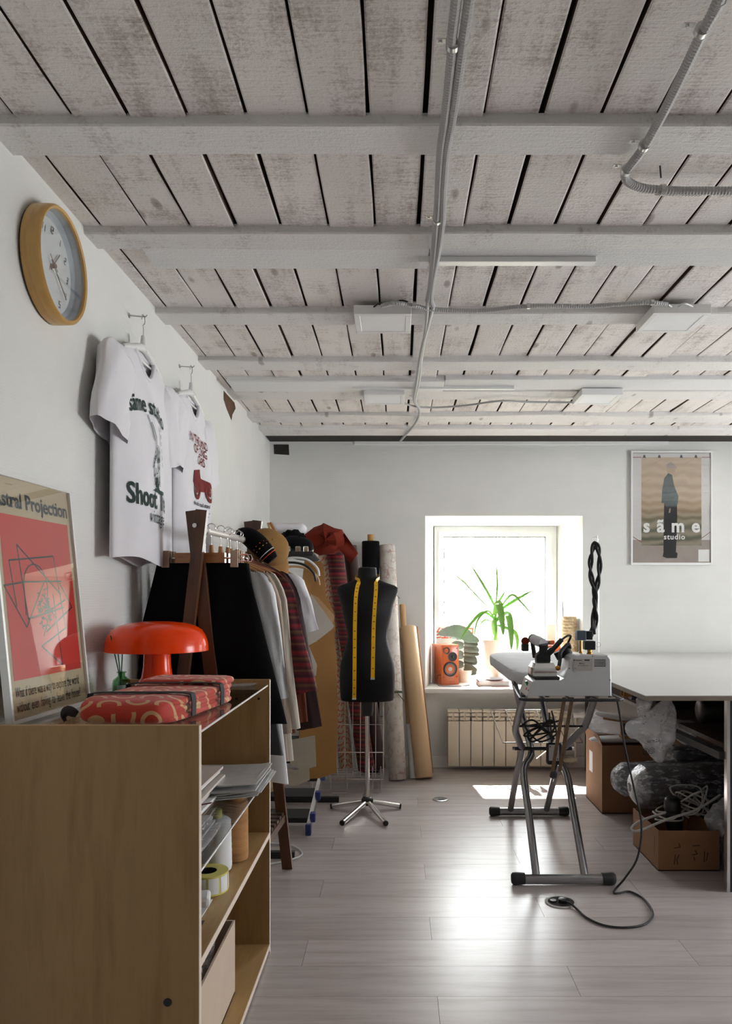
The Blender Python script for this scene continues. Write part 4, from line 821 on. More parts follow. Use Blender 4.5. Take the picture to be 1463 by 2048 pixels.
# ================================================================ CLOTHES RACK with garments
RN, RF = Vector((-.700, 2.70, 0)), Vector((-.632, 3.39, 0))
rd = (RF-RN).normalized(); RU = Vector((rd.y, -rd.x, 0))          # across the rack, pointing into the room
def rack():
    t = thing('clothes_rack', 'walnut A-frame clothes rack with slatted lower shelf', 'clothes rack', RN)
    for base, zt, sp in ((RN, 1.50, .155), (RF, 1.53, .15)):
        for sd in (1, -1):
            top = base+Vector((0, 0, zt))-RU*sd*.022+rd*(.012*sd); bot = base+RU*sd*sp+rd*(.012*sd)
            top = top+(top-bot).normalized()*0; MB().bar(bot, top, .022, .045 if sd > 0 else .04, rd.cross(Vector((0, 0, 1)))).build('leg', 'walnut', t)
        MB().cyl(base+Vector((0, 0, zt-.055))-rd*.03, base+Vector((0, 0, zt-.055))+rd*.03, .008, n=10).build('bolt', 'zinc', t)
    MB().tube([RN+Vector((0, 0, 1.437)), RF+Vector((0, 0, 1.437))], .013, 14).build('rod', 'grey_rod', t, 40)
    z = .225
    for sd in (1, -1): MB().bar(RN+RU*sd*.165+Vector((0, 0, z)), RF+RU*sd*.132+Vector((0, 0, z)), .018, .03).build('shelf_rail', 'walnut', t)
    for k in range(13):
        f_ = .03+.94*k/12; h_ = .165-.033*f_+.004; p = RN.lerp(RF, f_)+Vector((0, 0, z+.022)); MB().bar(p-RU*h_, p+RU*h_, .028, .013).build('slat', 'dark_wood', t)
    for base in (RN, RF): MB().bar(base-RU*.115+Vector((0, 0, .44)), base+RU*.115+Vector((0, 0, .44)), .018, .035).build('stretcher', 'walnut', t)
rack()
def on_rod(f): return RN.lerp(RF, f)
HOOKZ = 1.468
def rack_garment(f, name, label, cat, mat, hw, hem, length, shoulder=1.345, sleeve=None, amp=.008, seed=0, neck=.07, shift=0.0, th=.028, cuff=None, mats2=None, drop=.07):
    p = on_rod(f)+RU*shift; c = Cut((p.x, p.y, shoulder), RU, -rd, hw, hem, length, neck, drop, th, .03, amp, 30, seed)
    t = thing(name, label, cat, c.o); c.body(26, 40).build('body', mat, t, 180)
    if neck < .12: c.collar(.007).build('collar', mat, t, 180)
    if sleeve:
        for sd in (-1, 1):
            s = c.sleeve(sd, sleeve[0], sleeve[1], sleeve[2], sleeve[3], .3, sleeve[4] if len(sleeve) > 4 else 0).build('sleeve', mat, t, 180)
            if cuff and sd > 0: pass
    return t, c
def clip_hanger(f, label, clipmat='clip_taupe', half=.125):
    p = on_rod(f)+Vector((0, 0, 1.335)); t = thing('clip_hanger', label, 'hanger', p)
    MB().bar(p-RU*half*.72, p+RU*half*.72, .020, .036).build('bar', 'hanger_wood', t)
    MB().tube([p-RU*(half+.03), p+RU*(half+.03)], .0025, 6).build('clip_wire', 'chrome', t)
    for sd in (-1, 1):
        q = p+RU*sd*half; mb = MB(); mb.box((-.014, -.012, -.034), (.014, -.006, .026), .002); mb.box((-.014, .006, -.034), (.014, .012, .026), .002)
        ang = math.atan2(RU.y, RU.x); mb.xf(Matrix.Translation(q) @ Matrix.Rotation(ang, 4, 'Z')); cl = mb.build('clip', clipmat, t)
        MB().tube([q+RU*sd*.016+Vector((0, 0, .012)), q+RU*sd*.045+Vector((0, 0, .012)), q+RU*sd*.05, q+RU*sd*.045-Vector((0, 0, .012)), q+RU*sd*.016-Vector((0, 0, .012))], .0022, 6).build('spring', 'chrome', cl)
    hk = [p+Vector((0, 0, .01)), p+Vector((0, 0, .075))]+[p+RU*.017*math.cos(a)+Vector((0, 0, .105+.017*math.sin(a)-.0)) for a in [-PI/3+PI*1.4*k/9 for k in range(10)]]
    MB().tube(hk, .002, 6).build('hook', 'chrome', t, 60); return t
clip_hanger(.045, 'wooden clip hanger gripping the nearest black skirt'); clip_hanger(.11, 'second wooden clip hanger holding black trousers')
def skirt(f, label, name, mat, top_hw, hem_hw, length, shift, seed, top=1.315, cat='skirt', th=.03):
    p = on_rod(f)+RU*shift; c = Cut((p.x, p.y, top), RU, -rd, top_hw+.0001, hem_hw, length, top_hw, .001, th, 0, .012, 22, seed)
    t = thing(name, label, cat, c.o); c.body(24, 48).build('body', mat, t, 180)
    MB().grid(lambda a, b: c.o+RU*(top_hw*1.01*math.cos(a*2*PI))-rd*(th*.37*math.sin(a*2*PI))+Vector((0, 0, -.035*b+.002)), 40, 1, True).build('waistband', mat, t, 180); return t
skirt(.06, 'long black A-line skirt, nearest garment on the rack', 'black_skirt', 'black_cloth', .165, .31, .575, .0, 1)
skirt(.125, 'black leather skirt hanging lower behind the nearest skirt', 'leather_skirt', 'black_leather', .16, .285, .69, .0, 2)
G = 'garments on the A-frame rack'
rack_garment(.24, 'long_shirt', 'long white cotton shirt hanging lowest behind the black skirts', 'shirt', 'cotton_white', .20, .285, .82, 1.335, (.48, .15, .065, .055), seed=3)
rack_garment(.36, 'beige_jacket', 'taupe beige jacket between white and cream garments', 'jacket', 'beige_cloth', .20, .265, .75, 1.335, (.62, .11, .065, .05), seed=4)
rack_garment(.45, 'cream_jacket', 'cream long sleeved jacket beside the striped shirt', 'jacket', 'cream_cloth', .205, .27, .77, 1.34, (.62, .12, .065, .055), seed=5)
rack_garment(.55, 'striped_shirt', 'dark red striped woven shirt on the rack', 'shirt', 'striped_fabric', .20, .235, .52, 1.34, (.50, .25, .08, .075), seed=6)
rack_garment(.64, 'rust_shirt', 'rust brown shirt behind the striped shirt', 'shirt', 'rust_cloth', .205, .245, .71, 1.345, (.62, .13, .06, .05), seed=7)
pg, cg = rack_garment(.74, 'plum_shirt', 'dark plum shirt with buttoned cuff on the rack', 'shirt', 'plum_cloth', .205, .235, .66, 1.345, (.66, .19, .065, .055), seed=8)
rack_garment(.86, 'white_tee', 'short sleeved white t-shirt, farthest garment on the rack', 't-shirt', 'shirt_white', .205, .225, .52, 1.335, (.27, .30, .085, .085), seed=9)
for k in range(7):
    f_ = (.24, .36, .45, .55, .64, .74, .86)[k]; gn = ('long white shirt', 'taupe jacket', 'cream jacket', 'red striped shirt', 'rust brown shirt', 'plum shirt', 'farthest white tee')[k]
    p = on_rod(f_)+RU*(.004*((k*37) % 5-2)); hanger(None, (p.x, p.y, 1.345), RU, HOOKZ, 'hanger_wood', .17, 'hanger with chrome hook carrying the '+gn, 'hangers on the rack rod', drop=.055)
# hats and scarf heaped on the end of the rod
def cap(c, r, mat, label, yaw, tilt, brim_mat=None, name='cap', brim=.07, h=.75):
    c = Vector(c); t = thing(name, label, 'cap', c); X = Matrix.Translation(c) @ Matrix.Rotation(yaw, 4, 'Z') @ Matrix.Rotation(tilt, 4, 'Y')
    MB().lathe([(r*1.0, 0), (r*1.02, r*.25*h), (r*.93, r*.6*h), (r*.7, r*.88*h), (r*.35, r*1.0*h), (.001, r*1.03*h)], (0, 0, 0), 28, cap=False).xf(X).build('crown', mat, t, 60)
    MB().sheet(lambda u, v: Vector(((r+brim*v)*math.cos(-1.25+2.5*u)*(1+.15*v), (r+brim*.2*v)*math.sin(-1.25+2.5*u), -.012*v-.02*v*(abs(u-.5)*2)**2)), 16, 5, .003, (0, 0, 1)).xf(X).build('brim', brim_mat or mat, t, 60)
    MB().lathe([(r*1.025, 0), (r*1.03, .018)], (0, 0, 0), 28, cap=False).xf(X).build('band', brim_mat or mat, t); MB().lathe([(.007, r*1.02*h), (.001, r*1.02*h+.006)], (0, 0, 0), 10).xf(X).build('button', mat, t); return t
cap(W(535, 1098, 3.36)+Vector((0, 0, 0)), .09, 'mustard_cloth', 'mustard bucket cap perched on the end of the rack', -1.0, 1.0, None, 'mustard_cap', .06)
sc_ = [W(478, 1068, 3.3), W(500, 1075, 3.27), W(525, 1098, 3.24), W(545, 1120, 3.24)]
mb = MB().tube(catmull(sc_, 6), [.025+.018*math.sin(PI*k/18) for k in range(19)], 12); s1 = thing('rolled_scarf', 'rolled black scarf with small embroidered flower on the rack end', 'scarf', sc_[0]); mb.build('roll', 'black_cloth', s1, 60)
for k, (f_, m_) in enumerate(((.62, 'red_led'), (.70, 'tape_yellow'), (.8, 'paper_white'), (.86, 'red_led'))):
    P = catmull(sc_, 6); i = int(f_*18); MB().tube([P[i], P[i]+(P[i+1]-P[i])*.25], .0435-.02*abs(f_-.5), 12).build('stripe', m_, s1)
cap(W(594, 1098, 4.1), .085, 'black_cloth', 'black cap on the heap behind the rack', -.9, .35, 'black_leather', 'baseball_cap', .07)
# ---------------------------------------------------------------- pattern rail behind the rack
PR0, PR1 = Vector((-.63, 3.50, 1.43)), Vector((-.50, 4.52, 1.43))
t = thing('pattern_rail', 'metal rail behind the rack hung with paper patterns', 'rail', (PR0.x, PR0.y, 0))
MB().tube([PR0, PR1], .012, 12).build('rod', 'chrome', t, 40)
for p in (PR0+Vector((0, .03, 0)), PR1-Vector((0, .03, 0))): MB().tube([(p.x, p.y, 0), p], .012, 12).build('post', 'chrome', t, 40); MB().bar((p.x-.16, p.y, .015), (p.x+.16, p.y, .015), .03, .03).build('foot', 'dark_metal', t)
def pattern(poly, Y, label, mat, yaw=0., name='paper_pattern', th=.002, curl=.02, group=None, cat='paper pattern'):
    P = [W(a, b, Y) for a, b in poly]; c = sum(P, Vector())/len(P); bm = bmesh.new(); vs = [bm.verts.new((p.x-c.x, 0, p.z-c.z)) for p in P]; bm.faces.new(vs)
    bmesh.ops.triangulate(bm, faces=bm.faces)
    for _ in range(4): bmesh.ops.subdivide_edges(bm, edges=[e for e in bm.edges if e.calc_length() > .06], cuts=1)
    bmesh.ops.triangulate(bm, faces=bm.faces)
    Rz = Matrix.Rotation(yaw, 4, 'Z')
    for v in bm.verts: v.co = Vector((v.co.x, curl*math.sin(v.co.x*9+v.co.z*3+c.x*20)+curl*.4*mnoise.noise(v.co*6), v.co.z))
    for v in bm.verts: v.co = Rz @ v.co+c
    r = bmesh.ops.extrude_face_region(bm, geom=bm.faces[:]); bmesh.ops.translate(bm, verts=[g_ for g_ in r['geom'] if isinstance(g_, bmesh.types.BMVert)], vec=(0, th, 0))
    bm.verts.index_update(); mb = MB().add([v.co.copy() for v in bm.verts], [[v.index for v in f_.verts] for f_ in bm.faces]); bm.free()
    return tag(mb.build(name, mat, None, 30, at=c), label, cat, group)
pattern([(598, 1250), (640, 1258), (668, 1268), (674, 1330), (676, 1450), (674, 1543), (640, 1556), (597, 1560), (596, 1400)], 3.86, 'large tan cardboard pattern sheet hanging low behind the rack', 'kraft', -.12, 'card_pattern', .004, .01)
pattern([(610, 1110), (634, 1113), (648, 1130), (652, 1190), (668, 1225), (672, 1262), (650, 1290), (615, 1275), (602, 1180)], 4.12, 'kraft paper pattern piece with a curved upper edge', 'kraft', -.1, curl=.012)
pattern([(556, 1132), (590, 1150), (622, 1168), (621, 1190), (604, 1222), (590, 1208), (566, 1175)], 3.68, 'small folded kraft pattern piece over the white tee', 'kraft', .05, curl=.008)
pattern([(604, 1198), (622, 1188), (668, 1252), (664, 1258), (632, 1283), (600, 1300)], 3.74, 'grey white paper pattern quadrilateral hanging at a slant', 'pattern_paper', .0, curl=.004)
pattern([(622, 1188), (636, 1195), (669, 1232), (661, 1262), (640, 1230)], 3.80, 'beige paper strip peeking from behind the white pattern', 'kraft_light', .0, curl=.004)
pattern([(520, 1085), (536, 1082), (558, 1086), (560, 1100), (556, 1138), (536, 1125)], 3.60, 'brown kraft envelope standing by the mustard cap', 'kraft', .1, 'kraft_envelope', curl=.004, cat='envelope')
pattern([(580, 1480), (630, 1470), (632, 1532), (605, 1540), (580, 1530)], 3.60, 'speckled cream cloth hanging below the plum shirt', 'muslin', .0, 'muslin_piece', .003, .012, cat='cloth')
pattern([(548, 1535), (590, 1540), (618, 1535), (619, 1560), (590, 1573), (552, 1570)], 3.66, 'pale muslin cloth hem under the white shirt', 'muslin', .0, 'muslin_piece', .003, .012, cat='cloth')
pattern([(585, 1270), (612, 1278), (634, 1330), (632, 1350), (615, 1360), (590, 1345)], 3.55, 'crumpled ivory cloth scrap beside the striped shirt', 'cream_cloth', .0, 'cloth_scrap', .003, .015, cat='cloth')
# hooks and rings on the rail
rg = random.Random(12)
for k in range(16):
    p = PR0.lerp(PR1, .02+.35*k/16); a0 = rg.uniform(-.25, .25); pts = [p+Vector((math.cos(a)*.034, math.cos(a)*a0*.05, math.sin(a)*.034+.004)) for a in [2*PI*j/18 for j in range(18)]]
    tag(MB().tube(pts, .0028, 6, closed=True).build('pattern_ring', 'plastic_white' if k % 4 else 'black_plastic', None, 60, at=p), 'plastic ring threaded on the pattern rail' if k % 4 else 'black plastic ring threaded on the pattern rail', 'ring', 'white pattern rings' if k % 4 else 'black pattern rings')
def handle_hanger(p, label, mat, s=1.0):
    p = Vector(p); pts = catmull([p+Vector((-.10*s, 0, .0)), p+Vector((-.04*s, 0, .022)), p+Vector((.04*s, .0, .012)), p+Vector((.09*s, 0, -.03)), p+Vector((.10*s, .01, -.07))], 6)
    tag(MB().tube(pts, .006, 8).build('pattern_hook', mat, None, 60, at=p), label, 'hook')
handle_hanger(W(598, 1124, 3.9), 'white curved pattern hook, upper of two by the kraft piece', 'plastic_white'); handle_hanger(W(590, 1134, 3.8), 'black curved pattern hook below the white one', 'black_plastic')
handle_hanger(W(598, 1142, 3.86), 'tan curved wooden hanger arm below the pattern hooks', 'kraft_light')
t = thing('trouser_hanger', 'dark trouser hanger with chrome clips below the black cap', 'hanger', W(590, 1107, 3.9))
MB().box((-.10, -.012, -.012), (.10, .012, .012), .01).xf(Matrix.Translation(W(588, 1107, 3.9))).build('bar', 'dark_metal', t)
for dx in (-.03, .02, .06): MB().box((-.012, -.016, 0), (.012, .016, .028), .003).xf(Matrix.Translation(W(588, 1104, 3.9)+Vector((dx, 0, 0)))).build('clip', 'chrome', t)
MB().box((-.07, -.01, -.0), (-.0, .01, .022), .002).xf(Matrix.Translation(W(575, 1104, 3.92))).build('wood_block', 'hanger_wood', t)
tag(MB().bar(W(541, 1046, 3.75), W(563, 1085, 3.75), .055, .012).build('wooden_hanger_arm', 'hanger_wood'), 'flat tan wooden hanger arm sticking up behind the rings', 'hanger')
tag(MB().bar(W(536, 1046, 3.85), W(545, 1075, 3.85), .03, .01).build('wooden_hanger_arm', 'kraft_light'), 'pale wooden stick beside the tan hanger arm', 'stick')
tag(MB().grid(lambda a, b: W(578, 1058, 4.45)+Vector((.10*math.copysign(abs(math.cos(a*2*PI))**.5, math.cos(a*2*PI))*math.cos(-PI/2+b*PI)**.3 if 0 < b < 1 else 0, .07*math.copysign(abs(math.sin(a*2*PI))**.5, math.sin(a*2*PI))*(math.cos(-PI/2+b*PI)**.3 if 0 < b < 1 else 0), .03*math.sin(-PI/2+b*PI)+.004*math.sin(a*22))), 40, 10, True).build('folded_cloth', 'shirt_white', None, 60), 'folded white cloth on top of the heap behind the rack', 'cloth')
lump(W(583, 1078, 4.35), .08, 'black_cloth', 'crumpled black garment under the folded white cloth', 'black_garment', 'garment', 6, (1.0, .8, .6), .35, 2.5)
# ---------------------------------------------------------------- wire bin with fabric rolls
def wire_bin():
    x0, x1, y0, y1, z0, z1 = -.455, -.085, 4.68, 4.98, .085, .58; t = thing('wire_bin', 'tall chrome wire bin full of fabric rolls behind the dress form', 'wire basket', (x0, y0, 0)); r = .0028
    for z in (z0, .25, .42, z1): MB().tube([(x0, y0, z), (x1, y0, z), (x1, y1, z), (x0, y1, z)], .0035, 6, closed=True).build('hoop', 'chrome', t)
    for k in range(9): x = x0+(x1-x0)*k/8; MB().tube([(x, y0, z0), (x, y0, z1)], r, 5).build('wire', 'chrome', t); MB().tube([(x, y1, z0), (x, y1, z1)], r, 5).build('wire', 'chrome', t)
    for k in range(1, 6):
        y = y0+(y1-y0)*k/6
        for x in (x0, x1): MB().tube([(x, y, z0), (x, y, z1)], r, 5).build('wire', 'chrome', t)
    for k in range(6): y = y0+(y1-y0)*k/5; MB().tube([(x0, y, z0), (x1, y, z0)], r, 5).build('base_wire', 'chrome', t)
    for x in (x0+.10, x1-.015): MB().tube([(x-.05, y0, z0+.08), (x-.05, y0-.01, .004), (x+.05 if x < -.2 else x, y0-.01, .004), (x+.05 if x < -.2 else x, y0, z0+.08)], .004, 6).build('foot_loop', 'chrome', t)
wire_bin()
def roll(p0, p1, r, mat, label, name='fabric_roll', cat='fabric roll', core='kraft', core_r=.02, core_out=0.0, group=None, seam=True):
    p0, p1 = Vector(p0), Vector(p1); a = (p1-p0).normalized(); L = (p1-p0).length; t = thing(name, label, cat, p0, group)
    prof = [(r*.9, 0), (r, .006), (r*1.0, L*.3), (r*.985, L*.6), (r, L-.006), (r*.92, L), (core_r*1.02, L-.004)]
    MB().lathe(prof, p0, 30, a).build('wound_layers', mat, t, 50)
    MB().lathe([(core_r, L-.05), (core_r, L+core_out+.001), (core_r*.8, L+core_out+.001), (core_r*.8, L-.03)], p0, 18, a, False).build('core', core, t, 40); return t
BY = 4.83
roll(W(692, 1535, BY), W(648, 1103, BY)+Vector((0, .05, 0)), .045, 'cream_squiggle', 'cream fabric roll with red squiggle print in the wire bin')
roll(W(733, 1540, BY-.06), W(668, 1100, BY-.02), .052, 'striped_fabric', 'red striped fabric roll standing in the wire bin')
roll(W(757, 1537, BY+.04), W(699, 1092, BY+.06), .045, 'brown_fabric', 'dark brown fabric roll standing in the wire bin')
def draped_cloth():
    c = W(655, 1085, 4.72); t = thing('folded_garment', 'terracotta red garment heaped on top of the fabric rolls', 'garment', c)
    out = [(602, 1073), (628, 1058), (648, 1047), (672, 1056), (684, 1060), (692, 1078), (690, 1098), (668, 1106), (640, 1112), (614, 1100)]
    P = [W(a, b, 4.72)-c for a, b in out]; n = len(P); vs = []; fs = []
    for j, (s_, dy) in enumerate(((.0, -.13), (.55, -.12), (.9, -.07), (1, 0), (.9, .07), (.5, .12), (0, .13))):
        for k in range(n): q = P[k]; vs.append(c+Vector((q.x*s_, dy+.018*math.sin(k*2.3+j), q.z*s_+.01*math.sin(k*1.7+j*2))))
    fs = [(j*n+i, j*n+(i+1) % n, (j+1)*n+(i+1) % n, (j+1)*n+i) for j in range(6) for i in range(n)]; MB().add(vs, fs).build('bundle', 'terracotta_cloth', t, 40)
    q = [W(688, 1066, 4.68), W(700, 1085, 4.64), W(712, 1106, 4.62)]
    MB().sheet(lambda u, v: q[0].lerp(q[2], v)+Vector((-.05*u*(1-.2*v)+.01*v, .03*math.sin(4*u+2*v), -.07*u)), 6, 6, .006, (0, -1, 0)).build('hanging_sleeve', 'terracotta_cloth', t, 50)
draped_cloth()
tB_ = Vector((-.182, 5.27, 0)); roll(tB_, tB_+Vector((0, .0, 1.575)), .060, 'black_cloth', 'tall black fabric roll with a cork coloured core by the back wall', core_r=.022, core_out=.045, core='cork')
PB, PT = Vector((.003, 5.03, 0)), Vector((-.073, 5.31, 1.546))
pr_ = roll(PB, PT, .057, 'plan_paper', 'white paper roll with faint red drawings tied with green ribbon', 'pattern_roll', 'paper roll', core_r=.045, core='paper_white')
for f_ in (.80, .36):
    p = PB.lerp(PT, f_); a = (PT-PB).normalized(); MB().lathe([(.0585, -.008), (.0595, 0), (.0585, .008)], p, 28, a, False).build('ribbon', 'green_ribbon', pr_); MB().bar(p+Vector((.03, -.055, 0)), p+Vector((.075, -.06, -.055)), .016, .003).build('ribbon_end', 'green_ribbon', pr_)
roll(W(848, 1556, 5.05)*1+Vector((0, 0, -.0)), W(815, 1254, 5.33), .058, 'kraft_roll', 'thick kraft paper roll leaning beside the window', 'paper_roll', 'paper roll', core_r=.04)
roll(Vector((.10, 5.13, 0)), Vector((.035, 5.345, 1.14)), .021, 'kraft_light', 'thin tan cardboard tube leaning behind the rolls', 'cardboard_tube', 'tube', core_r=.017)
roll(Vector((.105, 5.06, 0)), Vector((.055, 5.34, .70)), .022, 'paper_white', 'short white paper tube between the rolls', 'cardboard_tube', 'tube', core_r=.018)
roll(Vector((.225, 5.22, 0)), Vector((.125, 5.355, .985)), .02, 'card_brown', 'brown cardboard tube behind the thick kraft roll', 'cardboard_tube', 'tube', core_r=.016)
# ---------------------------------------------------------------- dress form
def dress_form():
    c = Vector((-.168, 4.32, 0)); t = thing('dress_form', 'black tailor dress form on a chrome stand', 'dress form', c)
    rows = [(.617, .145, .10), (.63, .150, .108), (.70, .154, .118), (.76, .155, .12), (.82, .150, .114), (.88, .133, .10), (.93, .117, .09), (.967, .110, .084), (1.0, .113, .086), (1.05, .125, .098), (1.10, .137, .112), (1.15, .147, .115), (1.19, .160, .104), (1.225, .171, .088), (1.245, .172, .074), (1.258, .155, .064), (1.270, .12, .056), (1.283, .085, .052), (1.295, .062, .050), (1.315, .053, .048), (1.345, .052, .047), (1.354, .049, .044)]
    def fn(a, b):
        k = b*(len(rows)-1); i = min(int(k), len(rows)-2); f = k-i; z, w, d = (rows[i][q]+(rows[i+1][q]-rows[i][q])*f for q in range(3)); ang = a*2*PI
        s = math.sin(ang); bust = .018*math.exp(-((z-1.12)/.06)**2)*max(0, -s)*(math.cos(2*ang+PI)*.5+.5)
        return c+Vector((w*math.copysign(abs(math.cos(ang))**.9, math.cos(ang)), (d+bust)*s, z))
    mb = MB().grid(fn, 56, (len(rows)-1)*2, True); n = len(mb.v); mb.f.append(tuple(range(n-56, n))); mb.f.append(tuple(range(56))[::-1]); mb.build('torso', 'form_cloth', t, 60)
    MB().lathe([(.049, 1.353), (.05, 1.357), (.045, 1.361), (.001, 1.362)], c, 28).build('neck_cap', 'black_leather', t, 50)
    MB().lathe([(.03, .53), (.034, .56), (.034, .62), (.001, .62)], c, 20).build('pole_socket', 'black_plastic', t, 50)
    MB().lathe([(.0125, .04), (.0125, .56)], c, 20).build('pole', 'chrome', t, 40)
    MB().lathe([(.03, .03), (.034, .04), (.034, .06), (.026, .072), (.014, .075)], c, 20).build('hub', 'black_plastic', t, 50)
    for p in (W(662, 1618, 4.34), W(800, 1619, 4.34), WF(684, 1646, .014), WF(771, 1647, .014), Vector((-.19, 4.56, .014))):
        p = Vector((p.x, p.y, .015)); q = c+Vector((0, 0, .05)); d = (p-q).normalized(); l = MB().cyl(q, p, .0135, n=14).build('foot_tube', 'chrome', t, 40); MB().cyl(p-d*.006, p+d*.004, .0142, n=14).build('end_cap', 'black_rubber', l, 40)
dress_form()
def tape_measure():
    c = Vector((-.168, 4.32, 0)); t = thing('tape_measure', 'yellow measuring tape draped around the neck of the dress form', 'measuring tape', c+Vector((0, 0, 1.25)))
    pl = [W(708, 1397, 4.185), W(708.5, 1360, 4.18), W(709, 1300, 4.19), W(709.5, 1250, 4.185), W(711, 1200, 4.185), W(714, 1175, 4.22), W(718, 1161, 4.262)]
    bk = [c+Vector((-.062, -.012, 1.296)), c+Vector((-.058, .03, 1.31)), c+Vector((-.03, .058, 1.318)), c+Vector((.03, .058, 1.318)), c+Vector((.058, .03, 1.31)), c+Vector((.062, -.012, 1.296))]
    rt = [W(752, 1162, 4.262), W(751.5, 1180, 4.21), W(749, 1215, 4.18), W(747, 1250, 4.182), W(746, 1300, 4.19), W(745, 1357, 4.175)]
    P = catmull(pl+bk+rt, 8); vs = []; w = .0105; m = len(P)
    for k, p in enumerate(P):
        tg = (P[min(k+1, m-1)]-P[max(k-1, 0)]).normalized(); out = (p-(c+Vector((0, 0, p.z)))); out.z = 0; out = out.normalized(); 
        if p.y < 4.25: out = Vector((0, -1, 0))
        side = tg.cross(out).normalized(); p = p+out*.004; vs += [p-side*w, p+side*w, p+side*w+out*.0012, p-side*w+out*.0012]
    MB().add(vs, [(k*4+i, k*4+(i+1) % 4, (k+1)*4+(i+1) % 4, (k+1)*4+i) for k in range(m-1) for i in range(4)]+[(0, 1, 2, 3), (m*4-4, m*4-3, m*4-2, m*4-1)]).build('band', 'tape_yellow', t, 30)
    for L_, y0, y1, n in ((pl, 0, 0, 17), (rt, 0, 0, 14)):
        Q = catmull(L_, 12)
        for k in range(1, n): p = Q[int(k*(len(Q)-1)/n)]+Vector((0, -.0062, 0)); MB().box((p.x-.004, p.y, p.z-.0022), (p.x+.004, p.y+.0004, p.z+.0022)).build('mark', 'ink_black_soft', t)
    for p in (pl[0], rt[-1]): MB().box((p.x-.011, p.y-.006, p.z-.006), (p.x+.011, p.y-.003, p.z+.004)).build('metal_tip', 'chrome', t)
tape_measure()
# ---------------------------------------------------------------- stepladder lying under the patterns
def ladder():
    a = WF(617, 1668); b = Vector((a.x+.03, a.y+.95, .30)); t = thing('stepladder', 'folded aluminium stepladder with blue caps lying behind the rack', 'stepladder', a); ux = Vector((-.30, 0, 0)); d = (b-a).normalized(); up = Vector((0, -d.z, d.y))
    for o in (Vector(), ux): MB().bar(a+o+up*.03, b+o+up*.03, .02, .05).build('rail', 'silver', t)
    for k in range(5):
        p = a+d*(.10+.2*k)+up*.04; MB().bar(p, p+ux, .085, .028, up).build('step', 'black_rubber', t); MB().box((-.014, -.022, -.02), (.014, .022, .025), .003).xf(Matrix.Translation(p+Vector((.012, -.03, .0)))).build('end_cap', 'blue_plastic', t)
    MB().box((-.014, -.02, 0), (.014, .02, .055), .003).xf(Matrix.Translation(a+Vector((0, -.01, 0)))).build('foot_cap', 'blue_plastic', t)
ladder()
tag(MB().bar((-.72, 3.55, .27), (-.50, 4.05, .27), .10, .02).build('wooden_board', 'maple_flat'), 'light wooden board lying low behind the rack leg', 'board')
tag(MB().tube(catmull([(-.60, 3.42, .006), (-.50, 3.47, .006), (-.44, 3.56, .006), (-.50, 3.68, .006), (-.62, 3.72, .006)], 8), .004, 6).build('white_cable', 'plastic_white'), 'thin white cable on the floor behind the rack leg', 'cable')
# ================================================================ RADIATOR, SILL OBJECTS
def radiator():
    t = thing('radiator', 'cream sectional radiator under the window', 'radiator', (.345, 5.3, 0)); z0, z1 = .03, .415; y0, y1 = 5.285, 5.375
    for k in range(10):
        x = .345+k*.08; s = MB().box((x+.002, y0, z0), (x+.078, y0+.012, z1-.075), .003).build('section', 'radiator_cream', t)
        MB().box((x+.03, y0+.012, z0+.02), (x+.05, y1, z1-.01)).build('fin', 'radiator_cream', s)
        for (a, b) in ((z1-.07, z1-.05), (z1-.043, z1-.02)): MB().box((x+.005, y0+.006, a), (x+.037, y0+.022, b), .003).build('grille', 'radiator_cream', s); MB().box((x+.043, y0+.006, a), (x+.075, y0+.022, b), .003).build('grille', 'radiator_cream', s)
        MB().box((x+.002, y0+.006, z1-.016), (x+.078, y1-.01, z1), .004).build('top_cap', 'radiator_cream', s)
    MB().tube([(.345, 5.33, .06), (1.21, 5.33, .06), (1.24, 5.335, .06)], .017, 12).build('lower_manifold', 'radiator_cream', t, 50); MB().tube([(.345, 5.33, .375), (1.20, 5.33, .375)], .017, 12).build('upper_manifold', 'radiator_cream', t, 50)
    v = MB().lathe([(.018, 0), (.02, .01), (.016, .05), (.02, .055), (.02, .08), (.012, .085)], (1.215, 5.33, .375), 14, (1, 0, 0)).build('valve', 'plastic_white', t, 50); MB().tube([(1.235, 5.34, .375), (1.235, 5.35, .2), (1.235, 5.345, .06)], .009, 10).build('pipe', 'radiator_cream', t, 50)
    MB().lathe([(.022, 0), (.022, .03), (.014, .035)], (1.19, 5.33, .06), 14, (1, 0, 0)).build('lower_valve', 'radiator_cream', t, 50)
radiator(); ZS = .553
